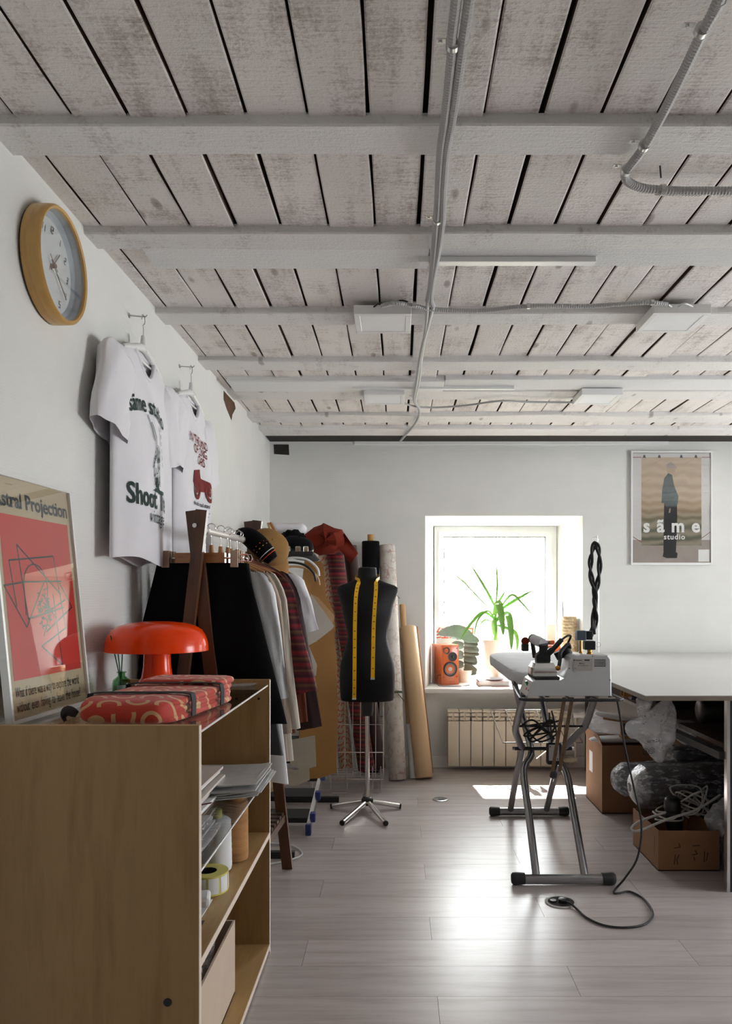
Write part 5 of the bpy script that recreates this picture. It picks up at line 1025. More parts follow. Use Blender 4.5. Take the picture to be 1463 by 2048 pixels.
def speaker(c, yaw, label, w=.137, h=.292, d=.19):
    c = Vector(c); X = Matrix.Translation(c) @ Matrix.Rotation(yaw, 4, 'Z'); t = thing('bookshelf_speaker', label, 'speaker', c)
    MB().box((-w/2, 0, 0), (w/2, d, h), .004).xf(X).build('cabinet', 'speaker_wood', t, 30); F = lambda x, z: X @ Vector((x, -.0005, z)); ax = X.to_3x3() @ Vector((0, -1, 0))
    wf = MB().lathe([(.054, -.002), (.054, .004), (.048, .006), (.045, .004), (.03, -.006), (.001, -.010)], F(.0, .115), 36, ax).build('woofer', 'dark_metal', t, 50); MB().lathe([(.018, -.008), (.016, .0), (.001, .003)], F(0, .115), 20, ax).build('dust_cap', 'label_grey', wf, 50); MB().lathe([(.043, .003), (.022, -.004)], F(0, .115), 30, ax, False).build('cone', 'driver_grey', wf, 50)
    tw = MB().lathe([(.034, -.002), (.034, .003), (.014, .001), (.001, .001)], F(.018, .205), 30, ax).build('tweeter', 'dark_metal', t, 50); MB().lathe([(.011, .001), (.007, .006), (.001, .007)], F(.018, .205), 16, ax).build('dome', 'black_plastic', tw, 50)
    MB().lathe([(.025, -.001), (.025, .004), (.018, .003), (.017, -.004), (.001, -.004)], F(-.03, .25), 24, ax).build('bass_port', 'black_plastic', t, 50); MB().box((-.02, -.001, .032), (.01, .001, .036)).xf(X).build('name_plate', 'brass', t)
    for x, z in ((-.052, .265), (.052, .265), (-.052, .06), (.052, .06)): MB().lathe([(.004, 0), (.003, .003)], F(x, z), 10, ax).build('screw', 'dark_metal', t)
speaker((.385, 5.60, ZS), math.radians(19), 'orange wood speaker standing on the left of the window sill'); speaker((1.125, 5.56, ZS), math.radians(-12), 'orange wood speaker half hidden behind the iron')
tag(MB().tube(catmull([(.335, 5.62, .60), (.30, 5.58, .63), (.285, 5.55, .585), (.30, 5.52, .557), (.36, 5.49, .557), (.46, 5.50, .557), (.52, 5.56, .557)], 8), .0025, 6).build('speaker_cable', 'black_rubber'), 'black cable trailing from the left speaker across the sill', 'cable')
def leaf(mb, pts, w, n=10, wid=None):
    P = catmull(pts, n); m = len(P); vs = []
    for k, p in enumerate(P):
        t = k/(m-1); tg = (P[min(k+1, m-1)]-P[max(k-1, 0)]).normalized(); side = tg.cross(Vector((0, -1, .35))).normalized(); ww = w*(math.sin(PI*min(1, .12+t*.88))**.7)*(1 if t < .999 else .02); nn = side.cross(tg).normalized()
        vs += [p-side*ww, p-nn*ww*.35, p+side*ww]
    return mb.add(vs, [(k*3+i, k*3+i+1, (k+1)*3+i+1, (k+1)*3+i) for k in range(m-1) for i in range(2)])
def yucca():
    Y = 5.74; c = Vector((W(990, 0, Y).x, Y, ZS)); t = thing('potted_plant', 'green yucca plant in a cream pot on the window sill', 'plant', c); zt = .875
    MB().lathe([(.001, 0), (.058, 0), (.062, .01), (.085, zt-ZS-.03), (.094, zt-ZS-.02), (.096, zt-ZS), (.088, zt-ZS), (.084, zt-ZS-.025), (.001, zt-ZS-.03)], c, 40).build('pot', 'pot_cream', t, 40); MB().lathe([(.001, zt-ZS-.022), (.084, zt-ZS-.022)], c, 30, cap=False).build('soil', 'soil', t)
    MB().tube([c+Vector((0, 0, .28)), c+Vector((.004, 0, .40)), c+Vector((0, 0, .50))], [.016, .013, .012], 10).build('stem', 'leaf_green', t, 60)
    def L(pp, w): leaf(MB(), [W(a, b, y) for a, b, y in pp], w).build('leaf', 'leaf_green', t, 60)
    for pp, w in (([(990, 1215, 5.74), (972, 1180, 5.72), (940, 1128, 5.70)], .010), ([(991, 1212, 5.74), (994, 1170, 5.74), (992, 1128, 5.75)], .007), ([(993, 1224, 5.74), (1030, 1200, 5.7), (1066, 1180, 5.68)], .011), ([(996, 1222, 5.74), (1022, 1190, 5.66), (1045, 1208, 5.62), (1068, 1235, 5.6)], .008),
                  ([(988, 1232, 5.74), (996, 1205, 5.60), (1003, 1240, 5.56), (1006, 1271, 5.56)], .026), ([(992, 1240, 5.74), (1014, 1228, 5.6), (1021, 1262, 5.56), (1022, 1300, 5.56)], .024), ([(994, 1250, 5.74), (1026, 1262, 5.7), (1034, 1280, 5.7), (1033, 1302, 5.7)], .014), ([(990, 1240, 5.74), (965, 1225, 5.7), (935, 1255, 5.68), (920, 1280, 5.66)], .011),
                  ([(990, 1240, 5.74), (975, 1222, 5.68), (955, 1240, 5.66), (947, 1276, 5.65)], .007), ([(988, 1245, 5.74), (970, 1240, 5.8), (958, 1250, 5.82)], .006), ([(912, 1152, 5.8), (928, 1165, 5.78), (942, 1180, 5.76), (985, 1225, 5.74)], .006), ([(990, 1215, 5.74), (1002, 1195, 5.8), (1010, 1182, 5.82)], .008), ([(988, 1270, 5.72), (986, 1250, 5.66), (990, 1240, 5.62), (992, 1270, 5.6)], .016)): L(pp, w)
yucca()
def grey_plant():
    c = Vector((.50, 5.80, ZS)); t = thing('leaf_plant', 'grey green broad leaf plant behind the left speaker', 'plant', c)
    MB().lathe([(.05, 0), (.07, .09), (.06, .09), (.001, .085)], c, 24).build('pot', 'pot_cream', t, 40); r = random.Random(4)
    for k in range(13):
        z = .06+k*.024; sd = 1 if k % 3 else -1; p = c+Vector((.0, 0, z)); w_ = .05; q = p+Vector((sd*r.uniform(.03, .07), -.02, .0)); e = p+Vector((sd*r.uniform(.085, .115), -.05, -.02)); leaf(MB(), [p, q, e], .034).build('leaf', 'leaf_grey', t, 60)
    leaf(MB(), [W(945, 1280, 5.76), W(915, 1262, 5.74), W(875, 1268, 5.72)], .05).build('leaf', 'leaf_grey', t, 60)
grey_plant()
t = thing('red_sign', 'white card with red characters standing at the window', 'sign', (.44, 5.88, ZS)); MB().box((W(872, 0, 5.88).x, 5.88, ZS), (W(948, 0, 5.88).x, 5.884, W(0, 1252, 5.88).z)).build('card', 'paper_white', t)
vs_, fs_ = text2d('红纸记', .098, spacing=1.0); MB().add([W(910, 1276, 5.88)+Vector((x, -.002, y)) for x, y in vs_], fs_).build('characters', 'red_led', t)
t = thing('book', 'pink covered book lying on the window sill', 'book', (.62, 5.55, ZS)); MB().box((.585, 5.50, ZS+.004), (.80, 5.66, ZS+.034), .002).build('pages', 'paper_white', t); MB().box((.58, 5.495, ZS+.034), (.805, 5.665, ZS+.038)).build('cover', 'pink_book', t); MB().box((.58, 5.495, ZS), (.805, 5.665, ZS+.004)).build('cover', 'pink_book', t); MB().box((.58, 5.495, ZS), (.584, 5.665, ZS+.038)).build('spine', 'pink_book', t)
t = thing('small_dish', 'shallow grey dish on the pink book', 'dish', (.70, 5.57, ZS+.038)); MB().lathe([(.04, 0), (.07, .008), (.075, .016), (.07, .015), (.04, .005), (.001, .005)], (.70, 5.575, ZS+.0385), 30).build('bowl', 'face_grey', t, 50)
tag(MB().sheet(lambda u, v: Vector((.58+.25*u, 5.38+.10*v-.02*u, ZS+.0012)), 4, 3, .001, (0, 0, 1)).build('loose_paper', 'pink_book'), 'loose printed sheet at the front edge of the sill', 'paper')
t = thing('woven_vase', 'tall woven straw holder on the right of the window sill', 'vase', (1.235, 5.50, ZS)); MB().lathe([(.05, 0), (.055, .02), (.057, .25), (.055, .485), (.05, .50), (.046, .498), (.048, .25), (.046, .01), (.001, .008)], (1.225, 5.50, ZS), 28).build('weave', 'weave', t, 50)
for k in range(22): MB().lathe([(.056, .012+k*.022), (.0595, .018+k*.022), (.056, .024+k*.022)], (1.225, 5.50, ZS), 28, cap=False).build('coil', 'weave', t, 50)
MB().tube([(1.205, 5.52, ZS+.02), (1.188, 5.54, W(0, 1203, 5.54).z)], .005, 8).build('stick', 'face_grey', t)
tag(MB().box((1.11, 5.70, ZS+.0), (1.17, 5.76, W(0, 1248, 5.7).z), .004).build('paper_box', 'plastic_white'), 'narrow white box standing behind the right speaker', 'box')
t = thing('film_camera', 'small brown leather case on the right speaker', 'case', (1.12, 5.62, ZS+.292)); MB().box((1.07, 5.60, ZS+.2925), (1.145, 5.64, ZS+.325), .006).build('body', 'rust_cloth', t); MB().lathe([(.012, 0), (.012, .006)], (1.10, 5.60, ZS+.308), 16, (0, -1, 0)).build('lens', 'black_plastic', t)
# ================================================================ CUTTING TABLE and clutter under it
TZ = .806; TX0, TX1, TY0, TY1 = .982, 2.75, 3.05, 5.34
def table():
    t = thing('cutting_table', 'large white cutting table on the right', 'table', (TX0, TY0, 0))
    MB().box((TX0, TY0, TZ-.003), (TX1, TY1, TZ)).build('table_top', 'table_white', t); MB().box((TX0+.001, TY0+.001, TZ-.021), (TX1-.001, TY1-.001, TZ-.003)).build('core_board', 'table_edge', t)
    p = MB().box((1.346, 3.12, .0), (2.66, 3.14, TZ-.021)).build('end_panel', 'dark_metal', t); MB().box((1.334, 3.116, 0), (1.346, 3.144, TZ-.021)).build('edge_strip', 'silver', p)
    MB().box((1.29, 5.27, .0), (1.33, 5.30, TZ-.021)).build('leg', 'dark_metal', t); MB().box((2.66, 3.12, .0), (2.70, 5.30, TZ-.021)).build('leg_panel', 'dark_metal', t)
    s = MB().box((1.36, 3.20, .565), (2.66, 5.30, .585)).build('under_shelf', 'dark_wood', t)
    # angled bracket board that carries the rolls
    MB().hexa([(1.30, 3.95, .53), (1.34, 3.95, .53), (1.36, 3.16, .53), (1.32, 3.16, .53), (1.30, 3.95, .56), (1.34, 3.95, .56), (1.36, 3.16, .56), (1.32, 3.16, .56)]).build('shelf_rail', 'dark_metal', t)
table()
def carton_big():
    x0, x1, y0, y1, z1 = 1.127, 1.80, 4.24, 4.60, .375; t = carton('cardboard_box', 'large brown cardboard box under the cutting table', x0, x1, y0, y1, 0, z1); MB().box((x0-.001, 4.44, .18), (x0, 4.52, .30)).build('sticker', 'paper_white', t)
    MB().hexa([(x0, y0, z1), (x0, y1, z1), (x0+.004, y1, z1), (x0+.004, y0, z1), (x0-.02, y0+.01, z1+.055), (x0-.02, y1-.01, z1+.055), (x0-.016, y1-.01, z1+.055), (x0-.016, y0+.01, z1+.055)]).build('flap', 'card_brown', t)
    MB().box((x0+.006, y0+.006, z1-.012), (x1-.006, y1-.006, z1-.008)).build('inner_flap', 'card_inside', t)
carton_big()
def pad_board(c, L, w, yaw, label, th=.028, tilt=0):
    c = Vector(c); X = Matrix.Translation(c) @ Matrix.Rotation(yaw, 4, 'Z') @ Matrix.Rotation(tilt, 4, 'Y'); t = thing('sleeve_board', label, 'sleeve board', c)
    def fn(a, b):
        an = a*2*PI; ph = -PI/2+b*PI; q = lambda v, p: math.copysign(abs(v)**p, v); return X @ Vector((L/2*q(math.cos(an), .8)*math.cos(ph)**.3 if 0 < b < 1 else 0, w/2*q(math.sin(an), .8)*(math.cos(ph)**.3 if 0 < b < 1 else 0), th/2*math.sin(ph)))
    MB().grid(fn, 40, 12, True).build('pad', 'cotton_white', t, 60); MB().box((-L*.36, -w*.3, -th/2-.01), (L*.36, w*.3, -th/2+.003), .002).xf(X).build('board', 'hanger_wood', t); return t
pad_board((1.29, 4.36, .392), .42, .13, .12, 'white padded sleeve board lying on the cardboard box')
pad_board((1.33, 4.50, .487), .34, .10, -.25, 'second white sleeve board raised above the first', tilt=.12)
t = thing('wooden_press', 'wooden pressing block with black pad on the sleeve board', 'pressing block', (1.29, 4.28, .41)); MB().box((1.245, 4.26, .409), (1.345, 4.33, .424), .003).build('base', 'hanger_wood', t); MB().box((1.25, 4.30, .424), (1.265, 4.33, .49), .003).build('upright', 'hanger_wood', t); MB().prism([(1.262, 4.262, .432), (1.345, 4.262, .432), (1.355, 4.262, .47), (1.335, 4.262, .49), (1.27, 4.262, .488)], (0, .06, 0)).build('pad', 'black_leather', t)
MB().box((1.315, 4.42, .41), (1.335, 4.46, .477), .002).build('support_post', 'hanger_wood', t)
tag(MB().sheet(lambda u, v: Vector((1.135+.22*u, 4.57-.07*u, .40+.15*v*(1-.62*u)-.02*u)), 8, 5, .002, (0, -1, 0)).build('frosted_sheet', 'milky_film'), 'frosted plastic sheet propped at the back of the box', 'plastic sheet')
def wrapped_roll(p0, p1, r, label, inner, seed):
    p0, p1 = Vector(p0), Vector(p1); a = (p1-p0).normalized(); L = (p1-p0).length; t = thing('wrapped_roll', label, 'wrapped roll', p0); u = a.orthogonal().normalized(); w = a.cross(u)
    MB().lathe([(.001, .02), (r*.6, .022), (r*.86, .05), (r*.9, .10), (r*.9, L-.05), (r*.8, L-.02), (.001, L-.015)], p0, 28, a).build('fabric', inner, t, 60)
    def fn(q, s):
        rr = r*(1 if .08 < s < .97 else (.2+.8*math.sqrt(max(0, s)/.08) if s <= .08 else .9)); rr *= 1+.06*mnoise.noise(Vector((math.cos(q*2*PI)*3, math.sin(q*2*PI)*3, s*9+seed)))+.05*mnoise.noise(Vector((math.cos(q*2*PI)*9, math.sin(q*2*PI)*9, s*30+seed))); an = q*2*PI
        return p0+a*L*s+(u*math.cos(an)+w*math.sin(an))*rr
    MB().grid(fn, 72, 64, True).build('film_wrap', 'crinkle_film', t, 25); return t
wrapped_roll(W(1258, 1574, 3.72), W(1258, 1574, 3.72)+Vector((.78, .06, .0)), .108, 'dark fabric roll wrapped in clear film, nearer of two under the table', 'knit_dark', 1)
wrapped_roll(W(1222, 1560, 4.0), W(1222, 1560, 4.0)+Vector((.80, .05, .03)), .085, 'grey fabric roll wrapped in clear film, behind the nearer wrapped roll', 'knit_grey', 5)
wrapped_roll(W(1325, 1520, 4.12), W(1325, 1520, 4.12)+Vector((.6, .05, .02)), .075, 'pale film covered roll lying on top at the back', 'slate_blue', 9)
tag(MB().box((1.30, 3.745, .0), (2.2, 4.16, .172), .006).build('storage_crate', 'dark_wood'), 'low dark crate carrying the wrapped rolls', 'crate')
for (p, r_, lab, m_) in (((1.42, 3.62, .66), .058, 'black roll of vinyl under the table top, nearest', 'black_leather'), ((1.40, 4.0, .68), .06, 'second black vinyl roll deeper under the table', 'dark_roll'), ((1.45, 4.35, .655), .06, 'third dark roll deepest under the table', 'dark_roll')):
    roll(p, (p[0]+.9, p[1]+.03, p[2]), r_, m_, lab, 'vinyl_roll', 'roll', core_r=.022)
t = roll((1.268, 4.20, .672), (1.9, 4.24, .69), .04, 'dark_roll', 'film roll on a cardboard core poking out by the table edge', 'film_roll', 'roll', core_r=.022)
MB().lathe([(.0235, 0), (.0235, .07), (.019, .07), (.019, 0), (.0235, 0)], (1.225, 4.195, .672), 20, (1, .06, .02), False).build('core_end', 'kraft', t, 40)
def film_bag(poly, Y, label, depth, seed, marks=()):
    P = [W(a, b, Y) for a, b in poly]; c = sum(P, Vector())/len(P); t = thing('plastic_bag', label, 'plastic bag', c); n = len(P); R = []
    P2 = catmull(P, 7, True); m = len(P2); rows = [(.0, -1), (.22, -1), (.45, -.95), (.65, -.8), (.84, -.55), (1, 0), (.84, .55), (.45, .95), (0, 1)]; vs = []
    for s_, d_ in rows:
        for p in P2: q = c+(p-c)*s_; vs.append(q+Vector((.006*mnoise.noise(q*31), d_*depth*(1+.9*mnoise.noise(q*22+Vector((seed, 0, 0)))), .014*mnoise.noise(q*26))))
    MB().add(vs, [(j*m+i, j*m+(i+1) % m, (j+1)*m+(i+1) % m, (j+1)*m+i) for j in range(8) for i in range(m)]).build('film', 'milky_film', t, 30)
    for (txt, px, py, sz, rot) in marks:
        vs2, fs2 = text2d(txt, sz); q = W(px, py, Y); MB().add([q+Vector((x*math.cos(rot)-y*math.sin(rot), -depth*1.35, x*math.sin(rot)+y*math.cos(rot))) for x, y in vs2], fs2).build('print', 'ink_black_soft', t)
    return t, c
bt, bc = film_bag([(1338, 1393), (1296, 1418), (1253, 1448), (1256, 1470), (1282, 1490), (1300, 1515), (1322, 1526), (1332, 1500), (1350, 1480), (1352, 1430), (1344, 1405)], 3.62, 'milky plastic bag with printed loop logo hanging under the table edge', .035, 2)
def spiral(r, n=18, t0=0): return [(r*(1-.0*k/n)*math.cos(2*PI*k/n+t0), r*math.sin(2*PI*k/n+t0)) for k in range(n+1)]
lg = [[(x-.013, y) for x, y in spiral(.013)], [(x-.013, y) for x, y in spiral(.006)], [(x+.015, y) for x, y in spiral(.013)], [(x+.015, y) for x, y in spiral(.006)], [(-.026, -.008), (-.012, -.02), (.004, -.012)]]
vs2, fs2 = strokes2(lg, .002); q = W(1296, 1502, 3.56); MB().add([q+Vector((x, 0, y+.1*x)) for x, y in vs2], fs2).build('loop_logo', 'ink_black_soft', bt)
rg = random.Random(9); sq = []
for k in range(34): x_, y_ = rg.choice(((-.02, .0), (.02, .012), (.06, .02), (-.03, .03), (.03, .055)))[0]+rg.uniform(-.02, .02), rg.choice((0, .09, .12)); sq.append([(x_, y_+rg.uniform(0, .012)), (x_+rg.uniform(-.006, .006), y_+rg.uniform(0, .014))])
vs2, fs2 = strokes2(sq, .0022); q = W(1296, 1486, 3.555); tag(MB().add([q+Vector((x, 0, y+.1*x)) for x, y in vs2], fs2).build('faded_print', 'ink_black_soft', bt), kind='stuff')
film_bag([(1352, 1440), (1395, 1450), (1392, 1475), (1372, 1488), (1352, 1482), (1345, 1460)], 3.75, 'lilac tinted plastic wrap behind the printed bag', .03, 6)
film_bag([(1272, 1395), (1305, 1395), (1296, 1420), (1278, 1432)], 3.85, 'small cream plastic wrapper beside the cardboard core', .015, 7)
film_bag([(1415, 1620), (1462, 1600), (1470, 1735), (1440, 1740), (1442, 1690), (1410, 1650)], 3.42, 'white plastic bag slumped behind the open box', .04, 8)
# open carton with cables
def carton_small():
    x0, x1, y0, y1, z1 = 1.138, 1.405, 3.36, 3.72, .175; t = carton('cardboard_box', 'small open cardboard box with handwritten marks in front of the rolls', x0, x1, y0, y1, .0, z1, .005)
    sq = [[(.07, .10), (.095, .105), (.09, .12)], [(.07, .03), (.074, .07)], [(.085, .03), (.08, .05), (.09, .07)], [(.15, .07), (.17, .075), (.16, .09)], [(.16, .045), (.155, .06)], [(.20, .04), (.202, .085)], [(.21, .045), (.215, .08)], [(.15, .11), (.18, .112)]]
    vs, fs = strokes2(sq, .004); MB().add([(x0+x, y0-.0008, y) for x, y in vs], fs).build('pen_marks', 'marker_brown', t)
    MB().box((x0-.0012, y0+.05, .05), (x0-.0002, y0+.30, .14)).build('tape_patch', 'card_brown', t)
carton_small()
def gadget():
    c = Vector((1.262, 3.49, .02)); t = thing('hand_tool', 'black handheld electric tool standing in the open box', 'tool', c)
    MB().tube(catmull([c, c+Vector((.0, 0, .09)), c+Vector((-.01, 0, .17)), c+Vector((-.02, -.005, .245))], 5), [.034, .036, .038, .037, .036, .033, .032, .034, .037, .039, .038, .037, .036, .034, .03, .024], 16).build('grip', 'black_plastic', t, 60)
    MB().lathe([(.036, 0), (.038, .01), (.034, .05), (.026, .058), (.012, .06)], c+Vector((-.02, -.012, .215)), 20, (-.1, -.25, 1)).build('head', 'black_plastic', t, 50); MB().lathe([(.014, 0), (.014, .006)], c+Vector((-.026, -.028, .272)), 14, (-.1, -.25, 1)).build('dial', 'dark_metal', t, 50); MB().lathe([(.033, .0), (.036, .006), (.033, .012)], c+Vector((-.005, 0, .13)), 16).build('ring', 'dark_metal', t)
gadget()
rg = random.Random(21)
def cable_tangle(c, n, sx, sy, sz, r, label, mat='grey_cord', name='cable_coil', seed=1, zmin=.03):
    rr = random.Random(seed); pts = []
    for k in range(n): a = k*1.9+rr.uniform(-.4, .4); pts.append(Vector(c)+Vector((sx*math.cos(a)*rr.uniform(.5, 1), sy*math.sin(a)*rr.uniform(.5, 1), sz*rr.uniform(-1, 1))))
    pts = [Vector((p.x, p.y, max(p.z, zmin))) for p in pts]
    return tag(MB().tube(catmull(pts, 9), r, 7).build(name, mat, None, 60), label, 'cable')
cable_tangle((1.35, 3.55, .245), 22, .11, .08, .07, .0042, 'white power cable coiled over the open box', seed=3)
cable_tangle((1.25, 3.52, .20), 12, .10, .09, .04, .0042, 'white cable loops hanging from the open box', seed=6, zmin=.12)
tag(MB().tube(catmull([W(1330, 1625, 3.4), W(1285, 1640, 3.38), W(1263, 1655, 3.37), W(1275, 1662, 3.34), W(1330, 1640, 3.35), W(1390, 1620, 3.4), W(1440, 1590, 3.45)], 8), .0055, 7).build('cable_loop', 'grey_cord', None, 60), 'single white cable loop sagging over the open box corner', 'cable')
# ================================================================ IRONING BOARD, STEAM IRON
BZ = .885
def ironing_board():
    t = thing('ironing_board', 'grey ironing board on bent steel legs with iron rest', 'ironing board', (.69, 3.2, 0)); x0, x1, y0, y1 = .49, .90, 3.13, 4.36
    def outline(n=64):
        P = []
        for k in range(n):
            a = 2*PI*k/n; cx, sy = math.cos(a), math.sin(a); q = lambda v, p: math.copysign(abs(v)**p, v); x = (x0+x1)/2+(x1-x0)/2*q(cx, .42 if sy < 0 else .55); y = (y0+y1)/2+(y1-y0)/2*q(sy, .25 if sy < 0 else .42); P.append((x, y))
        return P
    O = outline(); n = len(O); vs = []; cx, cy = (x0+x1)/2, (y0+y1)/2; rows = [(.0, BZ), (.6, BZ+.001), (.93, BZ), (.985, BZ-.004), (1.0, BZ-.015), (1.0, BZ-.035), (.985, BZ-.05), (.94, BZ-.056)]
    for s_, z in rows:
        for k, (x, y) in enumerate(O): rip = .006*math.sin(k*2.9)*(1 if z < BZ-.01 else 0); vs.append((cx+(x-cx)*(s_+rip), cy+(y-cy)*(s_+rip), z+.0022*mnoise.noise(Vector((x*9, y*9, z)))*(1 if s_ < .95 else 0)+(.006*math.sin(k*1.3) if z < BZ-.04 else 0)))
    MB().add(vs, [(j*n+i, j*n+(i+1) % n, (j+1)*n+(i+1) % n, (j+1)*n+i) for j in range(len(rows)-1) for i in range(n)]+[tuple(n*(len(rows)-1)+i for i in range(n))]).build('cover', 'cover_grey', t, 50)
    MB().box((x0+.06, y0+.05, BZ-.07), (x1-.06, y1-.1, BZ-.055)).build('deck', 'dark_metal', t)
    for y, bar_x in ((3.20, (.474, .906)), (4.20, (.502, .935))):
        b = MB().cyl((bar_x[0]+.04, y, .024), (bar_x[1]-.04, y, .024), .0215, n=18).build('foot_bar', 'steel_tube', t, 40)
        for sd, x in ((1, bar_x[0]), (-1, bar_x[1])): MB().lathe([(.018, 0), (.0245, .006), (.026, .02), (.0235, .055), (.022, .056)], (x, y, .026), 18, (sd, 0, 0)).build('end_cap', 'black_rubber', b, 50)
    LG = [[(.578, 3.205, .035), (.580, 3.40, .24), (.583, 3.55, .364), (.600, 3.61, .41), (.636, 3.66, .456), (.630, 3.80, .56), (.615, 4.15, .80), (.612, 4.20, .83)], [(.780, 3.205, .035), (.780, 3.40, .24), (.785, 3.55, .364), (.77, 3.61, .41), (.745, 3.66, .456), (.74, 3.80, .56), (.75, 4.15, .80), (.752, 4.20, .83)],
          [(.616, 4.195, .035), (.605, 3.95, .25), (.595, 3.68, .46), (.580, 3.63, .50), (.545, 3.54, .575), (.535, 3.45, .63), (.52, 3.15, .80), (.52, 3.14, .82)], [(.812, 4.195, .035), (.80, 3.95, .25), (.788, 3.68, .46), (.80, 3.63, .50), (.835, 3.54, .575), (.845, 3.45, .63), (.825, 3.20, .80), (.825, 3.19, .82)]]
    for L in LG: MB().tube(catmull(L, 6), .0165, 12).build('leg', 'steel_tube', t, 60)
    MB().cyl((.555, 3.645, .478), (.825, 3.645, .478), .009, n=12).build('axle', 'black_plastic', t, 40)
    for x in (.553, .827): MB().lathe([(.008, -.008), (.008, .008)], (x, 3.645, .478), 8, (1, 0, 0)).build('axle_nut', 'chrome', t)
    MB().tube([(.545, 3.46, .615), (.845, 3.46, .615)], .005, 8).build('cross_rod', 'dark_metal', t)
    # iron rest made of bent black wire
    MB().tube(catmull([(.522, 3.44, .812), (.50, 3.30, .812), (.468, 2.95, .812), (.468, 2.895, .812), (.50, 2.875, .812), (.65, 2.87, .812), (.80, 2.87, .812), (.835, 2.88, .812), (.845, 2.92, .812), (.84, 3.10, .812), (.83, 3.40, .812)], 6), .0062, 10).build('iron_rest', 'dark_metal', t, 60)
    for x in (.56, .66, .76): MB().tube([(x, 2.872, .808), (x, 3.2, .808)], .004, 6).build('rest_wire', 'dark_metal', t)
    for x in (.655, .685): MB().bar((x, 3.02, .80), (x+.01, 3.30, .45), .014, .006).build('support_strap', 'brown_wood', t)
    # wire linen rack hung at the back
    a0, a1, b0, b1 = Vector((.535, 4.42, .545)), Vector((.97, 4.42, .545)), Vector((.575, 4.20, .40)), Vector((1.01, 4.20, .40))
    MB().tube([a0, a1], .0032, 6).build('rack_bar', 'chrome', t); MB().tube([b0, b1], .0032, 6).build('rack_bar', 'chrome', t)
    for k in range(6): MB().tube([a0.lerp(a1, k/5), b0.lerp(b1, k/5)], .003, 6).build('rack_wire', 'chrome', t)
    MB().tube([b0.lerp(b1, .35), b0.lerp(b1, .35)+Vector((.01, -.12, -.06)), Vector((.72, 3.65, .478))], .003, 6).build('rack_arm', 'chrome', t)
ironing_board()
def steam_station():
    yf, yb, z0 = 2.90, 3.085, .822; t = thing('steam_generator', 'grey steam generator unit standing on the iron rest', 'steam generator', (.65, yf, z0))
    s = F_PX/yf; p = lambda px, py: (((px-VX)/s), yf, CAMZ-(py-VY)/s)
    poly = [(1053, 1393), (1223, 1393), (1222, 1318), (1216, 1311), (1148, 1311), (1142, 1315), (1127, 1357), (1120, 1361), (1070, 1361), (1064, 1364)]
    P = [Vector(p(a, b)) for a, b in poly]; dz = z0-P[0].z; P = [v+Vector((0, 0, dz)) for v in P]; n = len(P); vs = []; cc = sum(P, Vector())/n
    for k, (sh, y) in enumerate(((.965, yf), (1, yf+.006), (1, yb-.006), (.965, yb))): vs += [Vector((cc.x+(v.x-cc.x)*sh, y, cc.z+(v.z-cc.z)*sh)) for v in P]
    MB().add(vs, [(j*n+i, j*n+(i+1) % n, (j+1)*n+(i+1) % n, (j+1)*n+i) for j in range(3) for i in range(n)]+[tuple(range(n))[::-1], tuple(3*n+i for i in range(n))]).build('housing', 'iron_grey', t, 35)
    q = lambda px, py, o=.0015: Vector(p(px, py))+Vector((0, -o, dz))
    def plate(a, b, c_, d_, mat, name, par=t, o=.0015): A_, B_ = q(a, b, o), q(c_, d_, o); return MB().box(A_, B_+Vector((0, .001, 0))).build(name, mat, par)
    lb = plate(1146, 1318, 1184, 1342, 'label_grey', 'rating_label')
    plate(1146.5, 1319.5, 1148.5, 1322, 'ink', 'logo_mark', lb, .002)
    for txt, px, py, sz in (('MINI 2', 1163, 1328.5, .0075), ('230V 50Hz 2000W 3.5 bar', 1165, 1332, .0035), ('CE', 1149, 1338, .0055)): vs2, fs2 = text2d(txt, sz, bold=.0001); MB().add([q(px, py, .002)+Vector((x, 0, y)) for x, y in vs2], fs2).build('label_print', 'ink', lb)
    plate(1150, 1320.5, 1163, 1321.6, 'ink', 'label_bar', lb, .002); plate(1168, 1319, 1178, 1322, 'ink_grey', 'label_bar', lb, .002)
    for k in range(4): plate(1187.5, 1319.6+k*3.9, 1210.5, 1321.2+k*3.9, 'dark_void', 'vent_slot', t)
    for px, py in ((1184, 1312.5), (1138, 1337), (1219, 1360), (1056, 1381)): MB().lathe([(.0022, 0), (.0018, .0015)], q(px, py, 0), 8, (0, -1, 0)).build('screw', 'dark_metal', t)
    X = Matrix.Translation((P[-1].x-.0055, yf+.075, z0+.035)) @ Matrix.Rotation(-.35, 4, 'Y'); MB().box((-.004, -.012, -.014), (.004, .012, .016), .002).xf(X).build('power_switch', 'green_switch', t); MB().lathe([(.005, 0), (.004, .003)], (P[0].x+.004, yf+.03, z0+.025), 12, (-1, 0, .35)).build('indicator', 'red_led', t)
    for x in (.47, .56, .72, .80): MB().cyl((x+.01, yf+.03, .8155), (x+.01, yf+.03, z0+.002), .008, n=10).build('rubber_foot', 'black_rubber', t)
    # rubber mat for the iron
    zt = P[-2].z; MB().box((P[-1].x+.012, yf+.012, zt), (P[6].x-.012, yb-.015, zt+.012), .003).build('iron_mat', 'black_rubber', t)
    # filler cap and valves on top
    ztop = P[3].z; cx_ = (1115-VX)/F_PX*3.0
    MB().lathe([(.02, 0), (.022, .004), (.022, .034), (.018, .038), (.001, .038)], (P[4].x+.003, yf+.125, ztop-.012), 18, (-.5, 0, 1)).build('filler_cap', 'black_rubber', t, 50); MB().lathe([(.019, .0), (.02, .03)], (P[4].x-.022, yf+.125, ztop-.02), 18, (-.5, 0, 1)).build('cap_ring', 'black_rubber', t)
